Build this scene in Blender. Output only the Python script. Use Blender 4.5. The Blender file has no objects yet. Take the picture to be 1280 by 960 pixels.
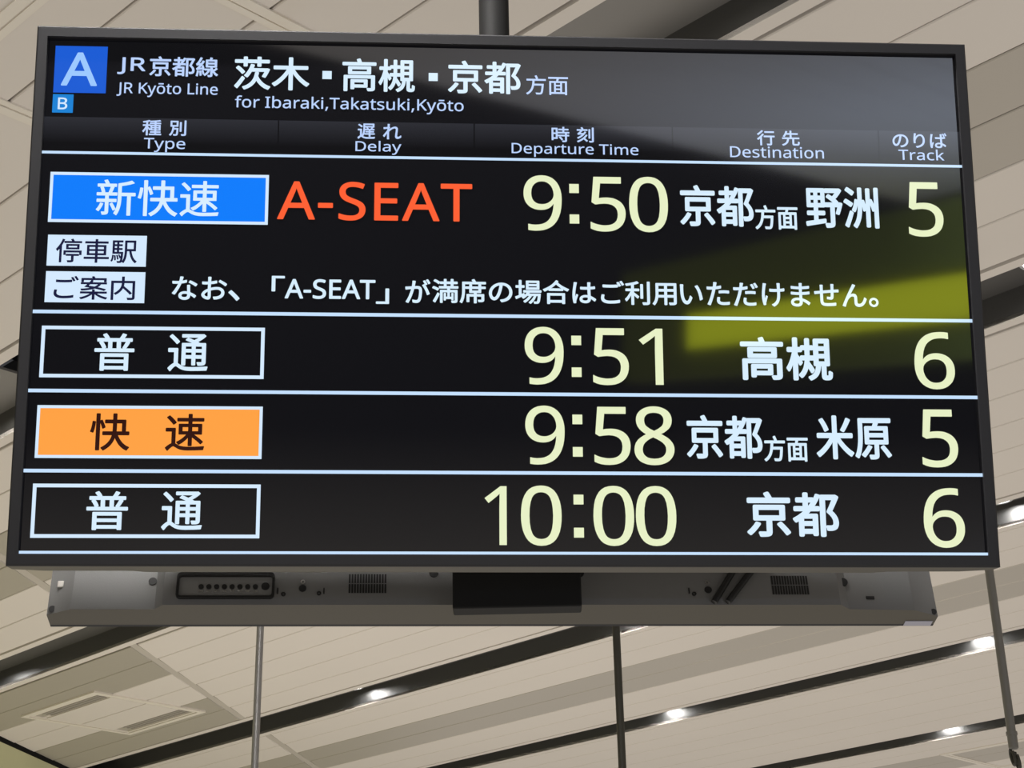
import bpy, math
from mathutils import Matrix, Vector

SC = bpy.context.scene
COL = SC.collection

# ------------------------------------------------------------------ camera
cam_data = bpy.data.cameras.new('camera')
cam_data.sensor_width = 36.0
cam_data.lens = 2149.9 / 1280.0 * 36.0
cam_data.clip_start = 0.05
cam_data.clip_end = 200.0
cam = bpy.data.objects.new('camera', cam_data)
COL.objects.link(cam)
PITCH, ROLL = math.radians(23.8952), math.radians(-1.2217)
fwd = Vector((0, math.cos(PITCH), math.sin(PITCH)))
right0 = Vector((1, 0, 0))
up0 = right0.cross(fwd)
right = math.cos(ROLL) * right0 + math.sin(ROLL) * up0
up = -math.sin(ROLL) * right0 + math.cos(ROLL) * up0
EYE = 1.6
cam.matrix_world = Matrix((
    (right.x, up.x, -fwd.x, 0.0),
    (right.y, up.y, -fwd.y, 0.0),
    (right.z, up.z, -fwd.z, EYE),
    (0, 0, 0, 1)))
SC.camera = cam

# ------------------------------------------------------------------ view
SC.view_settings.view_transform = 'Standard'
SC.view_settings.look = 'None'
SC.view_settings.gamma = 1.0
SC.view_settings.exposure = 0.0
SC.view_settings.use_curve_mapping = False

# ------------------------------------------------------------------ world: bright floor of the hall below, dim far distance
world = bpy.data.worlds.new('hall_light')
SC.world = world
world.use_nodes = True
wn = world.node_tree
wn.nodes.clear()
w_out = wn.nodes.new('ShaderNodeOutputWorld')
w_bg = wn.nodes.new('ShaderNodeBackground')
w_tc = wn.nodes.new('ShaderNodeTexCoord')
w_sep = wn.nodes.new('ShaderNodeSeparateXYZ')
w_map = wn.nodes.new('ShaderNodeMapRange')
w_map.inputs['From Min'].default_value = -1.0
w_map.inputs['From Max'].default_value = 1.0
w_ramp = wn.nodes.new('ShaderNodeValToRGB')
cr = w_ramp.color_ramp
cr.elements[0].position = 0.0
cr.elements[0].color = (0.69, 0.635, 0.575, 1)
cr.elements[1].position = 0.40
cr.elements[1].color = (0.61, 0.565, 0.505, 1)
for pos, colr in ((0.46, (0.22, 0.20, 0.18, 1)), (0.50, (0.030, 0.030, 0.035, 1)), (1.0, (0.08, 0.08, 0.08, 1))):
    e = cr.elements.new(pos)
    e.color = colr
wn.links.new(w_tc.outputs['Generated'], w_sep.inputs[0])
wn.links.new(w_sep.outputs['Z'], w_map.inputs['Value'])
wn.links.new(w_map.outputs[0], w_ramp.inputs[0])
wn.links.new(w_ramp.outputs[0], w_bg.inputs['Color'])
w_bg.inputs['Strength'].default_value = 0.87
wn.links.new(w_bg.outputs[0], w_out.inputs['Surface'])


# ------------------------------------------------------------------ added unseen light behind and right of the camera, brightens the mirrored ceiling
up_light = bpy.data.lights.new('added_uplight', 'AREA')
up_light.shape = 'DISK'
up_light.size = 0.5
up_light.energy = 190.0
up_light.color = (0.50, 0.66, 1.0)
upl = bpy.data.objects.new('added_uplight', up_light)
COL.objects.link(upl)
upl.matrix_world = Matrix.Translation((3.75, -3.9, 1.6)) @ Matrix.Rotation(math.pi, 4, 'X')

up_warm = bpy.data.lights.new('added_uplight', 'AREA')  # second added unseen light, lifts the far ceiling left of centre
up_warm.shape = 'DISK'
up_warm.size = 5.0
up_warm.energy = 52.0
up_warm.color = (1.0, 0.93, 0.85)
upw = bpy.data.objects.new('added_uplight', up_warm)
COL.objects.link(upw)
upw.matrix_world = Matrix.Translation((-1.5, 10.5, 0.2)) @ Matrix.Rotation(math.pi, 4, 'X')


# ------------------------------------------------------------------ materials
def material(name, color, rough=0.6, metal=0.0, ior=1.45, emit=None, strength=1.0, noise=None, bump=None):
    m = bpy.data.materials.new(name)
    m.use_nodes = True
    nt = m.node_tree
    b = nt.nodes['Principled BSDF']
    b.inputs['Base Color'].default_value = (*color, 1)
    b.inputs['Roughness'].default_value = rough
    b.inputs['Metallic'].default_value = metal
    b.inputs['IOR'].default_value = ior
    if emit:
        b.inputs['Emission Color'].default_value = (*emit, 1)
        b.inputs['Emission Strength'].default_value = strength
    if noise or bump:
        tc = nt.nodes.new('ShaderNodeTexCoord')
        nz = nt.nodes.new('ShaderNodeTexNoise')
        nz.inputs['Scale'].default_value = (noise or bump)[0]
        nz.inputs['Detail'].default_value = 4
        nt.links.new(tc.outputs['Object'], nz.inputs['Vector'])
    if noise:
        mx = nt.nodes.new('ShaderNodeMix')
        mx.data_type = 'RGBA'
        k = noise[1]
        mx.inputs[6].default_value = (*[c * (1 - k) for c in color], 1)
        mx.inputs[7].default_value = (*[min(1, c * (1 + k)) for c in color], 1)
        nt.links.new(nz.outputs['Fac'], mx.inputs[0])
        nt.links.new(mx.outputs[2], b.inputs['Base Color'])
    if bump:
        bp = nt.nodes.new('ShaderNodeBump')
        bp.inputs['Strength'].default_value = bump[1]
        bp.inputs['Distance'].default_value = 0.002
        nt.links.new(nz.outputs['Fac'], bp.inputs['Height'])
        nt.links.new(bp.outputs[0], b.inputs['Normal'])
    return m


M = {}
M['plank'] = material('cream_ceiling_plank', (0.745, 0.695, 0.635), 0.55, noise=(1.3, 0.03))
M['plank_grey'] = material('grey_metal_plank', (0.50, 0.465, 0.41), 0.42, 0.35, noise=(1.0, 0.04))
M['groove'] = material('groove_backing', (0.16, 0.135, 0.11), 0.8)
M['joint'] = material('joint_strip', (0.53, 0.49, 0.435), 0.5)
M['channel'] = material('channel_grey_metal', (0.23, 0.228, 0.225), 0.42, 0.92)
M['channel_plate'] = material('channel_cover_plate', (0.26, 0.25, 0.235), 0.5, 0.25)
M['channel_plate_dark'] = material('channel_dark_plate', (0.115, 0.112, 0.108), 0.5, 0.25)
M['channel_dark'] = material('channel_deep_deck', (0.10, 0.10, 0.095), 0.7)
M['frame_cream'] = material('cream_frame', (0.80, 0.75, 0.66), 0.45)
M['louvre'] = material('louvre_grey', (0.36, 0.33, 0.29), 0.6)
M['wall_green'] = material('green_grey_wall', (0.60, 0.60, 0.36), 0.6, noise=(2.0, 0.03))
M['shadow_gap'] = material('black_gap', (0.015, 0.014, 0.012), 0.8)
M['bezel'] = material('dark_bezel_metal', (0.026, 0.026, 0.029), 0.6, 0.0, 1.35)
M['cover'] = material('charcoal_rear_cover', (0.175, 0.175, 0.173), 0.5, bump=(900, 0.25))
M['cover_edge_light_tint'] = material('charcoal_edge_warm_light', (0.082, 0.074, 0.056), 0.5)  # olive tint puts the warm light from below into the colour
M['panel'] = material('grey_terminal_plate', (0.22, 0.22, 0.217), 0.5)
M['black'] = material('black_rubber', (0.012, 0.012, 0.012), 0.5)
M['steel'] = material('bright_screw', (0.75, 0.73, 0.70), 0.3, 1.0)
M['sticker'] = material('silver_sticker', (0.42, 0.42, 0.50), 0.5)
M['pole'] = material('black_painted_pole', (0.010, 0.010, 0.010), 0.7, 0.0, 1.3)
M['rod_light'] = material('galvanised_rod', (0.33, 0.325, 0.32), 0.42, 0.7, noise=(60, 0.18))
M['rod_dark'] = material('dark_olive_rod', (0.035, 0.033, 0.024), 0.5)
M['rod_grey'] = material('grey_rod', (0.20, 0.195, 0.18), 0.45, 0.4)
M['lamp_rim'] = material('lamp_rim', (0.5, 0.5, 0.5), 0.35, 0.8)
M['lamp'] = material('lit_lamp', (1, 1, 1), 0.5, emit=(1.0, 0.98, 0.96), strength=48.0)
M['lamp_bright'] = material('lit_lamp_bright', (1, 1, 1), 0.5, emit=(1.0, 0.97, 0.94), strength=2800.0)  # unseen downlight, boosted to brighten the left of the bezel
M['lamp_soft'] = material('lit_lamp_soft', (1, 1, 1), 0.5, emit=(1.0, 0.98, 0.95), strength=5.0)
M['channel_matt'] = material('channel_matt_grey', (0.075, 0.072, 0.066), 0.6)
M['sign_lit'] = material('lit_yellow_green_sign', (0.3, 0.3, 0.05), 0.5, emit=(0.62, 0.70, 0.02), strength=2.8)
M['unused_glow'] = material('unused_added_glow', (0.5, 0.5, 0.5), 0.5, emit=(0.92, 1.05, 1.34), strength=1.0)  # glow for an added bright panel, not used by any object
M['beam_green'] = material('olive_green_beam', (0.42, 0.52, 0.13), 0.7)


def glass_panel(name, color):
    """lit pixels behind the glossy front of the display"""
    return material(name, (0.004, 0.004, 0.005), 0.045, ior=2.0, emit=color)


M['screen'] = glass_panel('screen_black', (0.0012, 0.0012, 0.0018))
M['px_white'] = glass_panel('px_white', (0.68, 0.85, 1.0))
M['px_rule'] = glass_panel('px_rule', (0.56, 0.75, 1.0))
M['px_head'] = glass_panel('px_head', (0.50, 0.65, 1.0))
M['px_yellow'] = glass_panel('px_yellow', (0.80, 0.87, 0.56))
M['px_orange'] = glass_panel('px_orange', (1.0, 0.115, 0.03))
M['px_blue'] = glass_panel('px_blue', (0.0, 0.20, 0.97))
M['px_navy_blue'] = glass_panel('px_navy_blue', (0.008, 0.105, 0.66))
M['px_sky'] = glass_panel('px_sky', (0.008, 0.22, 0.66))
M['px_pale_blue'] = glass_panel('px_pale_blue', (0.33, 0.58, 1.0))
M['px_amber'] = glass_panel('px_amber', (1.0, 0.36, 0.055))
M['px_brown'] = glass_panel('px_brown', (0.03, 0.004, 0.0))
M['px_label'] = glass_panel('px_label', (0.66, 0.82, 1.0))
M['px_ink'] = glass_panel('px_ink', (0.006, 0.008, 0.045))
M['px_sep'] = glass_panel('px_sep', (0.0, 0.0, 0.0))


# ------------------------------------------------------------------ mesh helpers
class MB:
    """collects faces and links them as one mesh object"""

    def __init__(self):
        self.v, self.f, self.m = [], [], []

    def add(self, verts, faces, mi=0):
        k = len(self.v)
        self.v += [tuple(p) for p in verts]
        for f in faces:
            self.f.append([i + k for i in f])
            self.m.append(mi)
        return self

    def box(self, x0, x1, y0, y1, z0, z1, mi=0):
        v = [(x0, y0, z0), (x1, y0, z0), (x1, y1, z0), (x0, y1, z0),
             (x0, y0, z1), (x1, y0, z1), (x1, y1, z1), (x0, y1, z1)]
        return self.add(v, [(0, 3, 2, 1), (4, 5, 6, 7), (0, 1, 5, 4), (1, 2, 6, 5), (2, 3, 7, 6), (3, 0, 4, 7)], mi)

    def prism(self, bottom, z0, z1, mi=0):
        """vertical prism on a polygon of (x, y)"""
        n = len(bottom)
        area = sum(bottom[i][0] * bottom[(i + 1) % n][1] - bottom[(i + 1) % n][0] * bottom[i][1] for i in range(n))
        if area < 0:
            bottom = bottom[::-1]
        v = [(x, y, z0) for x, y in bottom] + [(x, y, z1) for x, y in bottom]
        f = [tuple(range(n - 1, -1, -1)), tuple(range(n, 2 * n))]
        f += [(i, (i + 1) % n, n + (i + 1) % n, n + i) for i in range(n)]
        return self.add(v, f, mi)

    def tube(self, pts, r, seg=20, mi=0, caps=True):
        """round bar through points, radius a number or one per point"""
        pts = [Vector(p) for p in pts]
        n = len(pts)
        rr = r if isinstance(r, (list, tuple)) else [r] * n
        t0 = (pts[1] - pts[0]).normalized()
        ref = Vector((1, 0, 0)) if abs(t0.x) < 0.8 else Vector((0, 1, 0))
        a = t0.cross(ref).normalized()
        rings = []
        for i in range(n):
            t = (pts[min(i + 1, n - 1)] - pts[max(i - 1, 0)])
            if t.length > 1e-9:
                t.normalize()
                if abs(t.dot(a)) < 0.98:
                    a = (a - t * a.dot(t)).normalized()
            b = t.cross(a)
            rings.append([pts[i] + (a * math.cos(2 * math.pi * k / seg) + b * math.sin(2 * math.pi * k / seg)) * rr[i] for k in range(seg)])
        v = [p for ring in rings for p in ring]
        f = []
        for i in range(n - 1):
            for k in range(seg):
                f.append((i * seg + k, i * seg + (k + 1) % seg, (i + 1) * seg + (k + 1) % seg, (i + 1) * seg + k))
        if caps:
            f.append(tuple(range(seg - 1, -1, -1)))
            f.append(tuple((n - 1) * seg + k for k in range(seg)))
        return self.add(v, f, mi)

    def build(self, name, mats, parent=None, smooth=False, bevel=0.0):
        me = bpy.data.meshes.new(name)
        me.from_pydata(self.v, [], self.f)
        if not isinstance(mats, (list, tuple)):
            mats = [mats]
        for m in mats:
            me.materials.append(m)
        for p, i in zip(me.polygons, self.m):
            p.material_index = i
            p.use_smooth = smooth
        me.update()
        o = bpy.data.objects.new(name, me)
        COL.objects.link(o)
        if parent:
            o.parent = parent
        if bevel:
            b = o.modifiers.new('bevel', 'BEVEL')
            b.width = bevel
            b.segments = 2
            b.limit_method = 'ANGLE'
            b.angle_limit = math.radians(40)
        if smooth:
            try:
                me.set_sharp_from_angle(angle=math.radians(40))
            except Exception:
                pass
        return o


def struct(o):
    o['kind'] = 'structure'
    return o


def thing(name, label, cat, mw, group=None):
    o = bpy.data.objects.new(name, None)
    COL.objects.link(o)
    o.empty_display_size = 0.1
    o.matrix_world = mw
    o['label'] = label
    o['category'] = cat
    if group:
        o['group'] = group
    return o


# ------------------------------------------------------------------ the ceiling: planks run along p, rows are counted along s
CEIL = EYE + 3.0
PD = Vector((math.cos(math.radians(135.137)), math.sin(math.radians(135.137)), 0))
SD = Vector((PD.y, -PD.x, 0))          # direction in which s grows (away from the camera)


def P(p, s, z=CEIL):
    w = PD * (p * 3.0) + SD * (s * 3.0)
    return (w.x, w.y, z)


def XY(p, s):
    return P(p, s)[:2]


def pc(s):                              # the diagonal joint strip
    return 3.131 + 0.6885 * (s - 1.976)


def pw(s):                              # the left wall
    return 4.10 + 0.68 * (s - 2.203)


SLOTS = [(0.275, 0.405), (1.030, 1.166), (1.818, 1.948), (2.585, 2.704), (3.333, 3.434), (4.072, 4.172), (4.812, 4.912)]
PMIN = -4.4
ROWS = [
    ([-0.75, -0.65, -0.55, -0.45, -0.35, -0.25, -0.15, -0.05, 0.05, 0.15, 0.252], ()),
    ([0.428, 0.505, 0.605, 0.705, 0.806, 0.906, 1.0075], ()),
    ([1.190, 1.290, 1.390, 1.491, 1.591, 1.692, 1.793], (2, 3)),
    ([1.974, 2.073, 2.172, 2.270, 2.367, 2.465, 2.562], 'left'),
    ([2.725, 2.825, 2.921, 3.017, 3.112, 3.207, 3.312], (2, 3)),
    ([3.455, 3.557, 3.657, 3.757, 3.860, 3.958, 4.055], ()),
    ([4.190, 4.272, 4.358, 4.455, 4.555, 4.660, 4.795], (2, 3)),
    ([4.930, 5.03, 5.13, 5.23, 5.33, 5.43, 5.53], ()),
]
cb = MB()
GAP = 0.0042 / 3 / 1.0


def plank(a, b, p0a, p0b, p1a, p1b, mi):
    """one ceiling plank between rows a and b with its own ends; the lower edges are eased"""
    g, ch = 0.0012, 0.0011
    q = [(p0a, a + g), (p1a, a + g), (p1b, b - g), (p0b, b - g)]
    q2 = [(p0a + ch, a + g + ch), (p1a - ch, a + g + ch), (p1b - ch, b - g - ch), (p0b + ch, b - g - ch)]
    v = [P(p, s, CEIL) for p, s in q2] + [P(p, s, CEIL + 0.004) for p, s in q] + [P(p, s, CEIL + 0.022) for p, s in q]
    f = [(0, 1, 2, 3)]
    for k in range(4):
        j = (k + 1) % 4
        f.append((k, k + 4, j + 4, j))
        f.append((k + 4, k + 8, j + 8, j + 4))
    cb.add(v, f, mi)


SW = 0.012
for mi_, (rows, dark) in enumerate(ROWS):
    for k in range(len(rows) - 1):
        a, b = rows[k], rows[k + 1]
        if dark == 'left':
            left_d, right_d = k in (0, 1, 4, 5), False
        else:
            left_d = right_d = k in dark
        plank(a, b, PMIN, PMIN, pc(a) - SW, pc(b) - SW, 1 if right_d else 0)
        plank(a, b, pc(a) + SW, pc(b) + SW, pw(a) - 0.004, pw(b) - 0.004, 1 if left_d else 0)
# edge strips along each channel
for (a, b) in SLOTS:
    for s0, s1 in ((a - 0.0185, a), (b, b + 0.0185)):
        cb.prism([XY(PMIN, s0), XY(pw(s0) - 0.004, s0), XY(pw(s1) - 0.004, s1), XY(PMIN, s1)], CEIL, CEIL + 0.02, 0)
# the slightly darker flat strip covering the diagonal joint
edges = [-0.75] + [x for ab in SLOTS for x in (ab[0] - 0.02, ab[1] + 0.02)] + [5.53]
for k in range(0, len(edges), 2):
    a, b = edges[k], edges[k + 1]
    cb.prism([XY(pc(a) - SW + .001, a), XY(pc(a) + SW - .001, a), XY(pc(b) + SW - .001, b), XY(pc(b) - SW + .001, b)], CEIL + 0.002, CEIL + 0.02, 2)
    # backing above the grooves
    cb.prism([XY(PMIN, a), XY(pw(a), a), XY(pw(b), b), XY(PMIN, b)], CEIL + 0.021, CEIL + 0.05, 3)
struct(cb.build('ceiling', [M['plank'], M['plank_grey'], M['joint'], M['groove']]))

# ------------------------------------------------------------------ recessed light channels between the plank fields
DEPTH = 0.13
PLATE_GAPS = {1: (1.55, 2.12)}
for i, (a, b) in enumerate(SLOTS):
    ch = MB()
    t = 0.004
    pa, pb = pw(a) - 0.004, pw(b) - 0.004
    for s0, s1, p1 in ((a - t, a, pa), (b, b + t, pb)):
        ch.prism([XY(PMIN, s0), XY(p1, s0), XY(p1, s1), XY(PMIN, s1)], CEIL + 0.004, CEIL + 0.38, 0)
    segs = [(PMIN, pa)]
    if i in PLATE_GAPS:
        g0, g1 = PLATE_GAPS[i]
        segs = [(PMIN, g0), (g1, pa)]
        # deep deck with ribs above the missing plate
        ch.prism([XY(g0 - .1, a), XY(g1 + .1, a), XY(g1 + .1, b), XY(g0 - .1, b)], CEIL + 0.34, CEIL + 0.36, 2)
        for k in range(22):
            p = g0 + (g1 - g0) * (k + .5) / 22
            ch.prism([XY(p - .006, a), XY(p + .006, a), XY(p + .006, b), XY(p - .006, b)], CEIL + 0.29, CEIL + 0.34, 0)
    for p0, p1 in segs:
        ch.prism([XY(p0, a), XY(p1, a), XY(p1, b), XY(p0, b)], CEIL + DEPTH, CEIL + DEPTH + 0.012, 1)
    struct(ch.build('trim_%d' % (i + 1), [M['channel_matt' if i == 1 else 'channel'], M['channel_plate' if i == 1 else 'channel_plate_dark'], M['channel_dark']]))

# ------------------------------------------------------------------ left wall, with a dark gap under the ceiling
NW = (Vector(P(pw(2), 2)) - Vector(P(pw(1), 1))).normalized()
OUT = Vector((NW.y, -NW.x, 0))
if OUT.dot(PD) < 0:
    OUT = -OUT
wb = MB()
A0, A1 = Vector(P(pw(-0.75), -0.75, 0)), Vector(P(pw(5.6), 5.6, 0))
n_pan = 13
for k in range(n_pan):                  # wall panels with fine vertical joints
    q0 = A0.lerp(A1, k / n_pan) + NW * 0.003
    q1 = A0.lerp(A1, (k + 1) / n_pan) - NW * 0.003
    wb.prism([(q0.x, q0.y), (q1.x, q1.y), ((q1 + OUT * .03).x, (q1 + OUT * .03).y), ((q0 + OUT * .03).x, (q0 + OUT * .03).y)], 0, CEIL - 0.035, 0)
q0, q1 = A0 + OUT * 0.03, A1 + OUT * 0.03
wb.prism([(q0.x, q0.y), (q1.x, q1.y), ((q1 + OUT * .15).x, (q1 + OUT * .15).y), ((q0 + OUT * .15).x, (q0 + OUT * .15).y)], 0, CEIL + 0.3, 1)
struct(wb.build('wall_left', [M['wall_green'], M['shadow_gap']]))

# ------------------------------------------------------------------ what the glossy screen mirrors: a beam with a lit sign, far behind the camera
B0, B1 = Vector((4.45, -12.4, 0)), Vector((7.15, -6.4, 0))
bd = (B1 - B0).normalized()
bn = Vector((-bd.y, bd.x, 0))
if bn.y < 0 and bn.x > 0:
    bn = -bn

def upright_slab(name, a, b, z0, z1, th, mat):
    """vertical slab between two plan points"""
    a, b = Vector((*a, 0)), Vector((*b, 0))
    d = (b - a).normalized()
    n = Vector((d.y, -d.x, 0)) * th
    return MB().prism([(a.x, a.y), (b.x, b.y), ((b + n).x, (b + n).y), ((a + n).x, (a + n).y)], z0, z1).build(name, mat)


struct(upright_slab('wall_back', (3.42, -13.9), (4.98, -5.6), 3.30, 4.55, 0.25, M['beam_green']))
sg = thing('lit_sign', 'yellow-green lit sign mirrored at the right side of the glossy screen', 'sign', Matrix.Translation((4.2, -9.3, 3.73)))
for nm, mat_, e in (('sign_face', M['sign_lit'], 0.0), ('sign_box', M['black'], -0.012)):
    z0_, z1_ = (3.585, 3.945) if nm == 'sign_face' else (3.570, 3.960)
    o = upright_slab(nm, (3.71 + e, -11.87), (4.74 + e, -6.70), z0_, z1_, 0.004 if nm == 'sign_face' else -0.0, mat_) if nm == 'sign_face' else \
        upright_slab(nm, (3.722, -11.89), (4.752, -6.68), z0_, z1_, 0.07, mat_)
    o.parent = sg
    o.matrix_parent_inverse = sg.matrix_world.inverted()


# ------------------------------------------------------------------ displays: screen coordinates are metres, x right, z up, front at y = 0
SW_, SH_ = 1.652, 0.92925
OW, OH = 1.688, 0.967
CEN = Vector((-0.000338, 2.70301, 1.37338 + EYE))
RX, RY, RZ = (math.radians(a) for a in (11.1996, 0.1241, 3.832))
ROT = Matrix.Rotation(RZ, 4, 'Z') @ Matrix.Rotation(RY, 4, 'Y') @ Matrix.Rotation(RX, 4, 'X')
MW_FRONT = Matrix.Translation(CEN) @ ROT

PROFILE = [(-0.844, 0.040), (-0.797, 0.063), (-0.644, 0.063), (-0.628, 0.080), (0.644, 0.080),
           (0.664, 0.062), (0.792, 0.058), (0.844, 0.032)]
Z0, Z1 = -OH / 2, OH / 2


def display_body(root):
    """bezel ring and the stepped rear cover, shared by both displays"""
    bz = MB()
    fx, fz = SW_ / 2, SH_ / 2
    ox, oz = OW / 2, OH / 2
    yf = -0.010
    out = [(-ox, -oz), (ox, -oz), (ox, oz), (-ox, oz)]
    inn = [(-fx, -fz), (fx, -fz), (fx, fz), (-fx, fz)]
    c = 0.003
    def ring(pts, y, d=0.0):
        return [(x - math.copysign(d, x), y, z - math.copysign(d, z)) for x, z in pts]
    v = ring(out, 0.001) + ring(out, yf + c) + ring(out, yf, c) + ring(inn, yf, -0.0012) + ring(inn, yf + 0.0012) + ring(inn, 0.004)
    f = []
    for lvl in range(5):
        for k in range(4):
            j = (k + 1) % 4
            f.append((lvl * 4 + k, lvl * 4 + j, (lvl + 1) * 4 + j, (lvl + 1) * 4 + k))
    bz.add(v, f)
    o = bz.build('bezel', M['bezel'], root)
    # rear cover: flat top and bottom, depth stepping along the width
    rc = MB()
    pr = [(-0.844, 0.001)] + PROFILE + [(0.844, 0.001)]
    n = len(pr)
    vb = [(x, y, Z0) for x, y in pr]
    vt = [(x, y, Z1) for x, y in pr]
    f, mi = [], []
    rc.add(vb + vt, [tuple(range(n - 1, -1, -1)), tuple(range(n, 2 * n))], 1)
    rc.add(vb + vt, [(i, (i + 1) % n, n + (i + 1) % n, n + i) for i in range(n)], 0)
    cov = rc.build('rear_cover', [M['cover'], M['cover_edge_light_tint']], root)
    return o, cov


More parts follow.
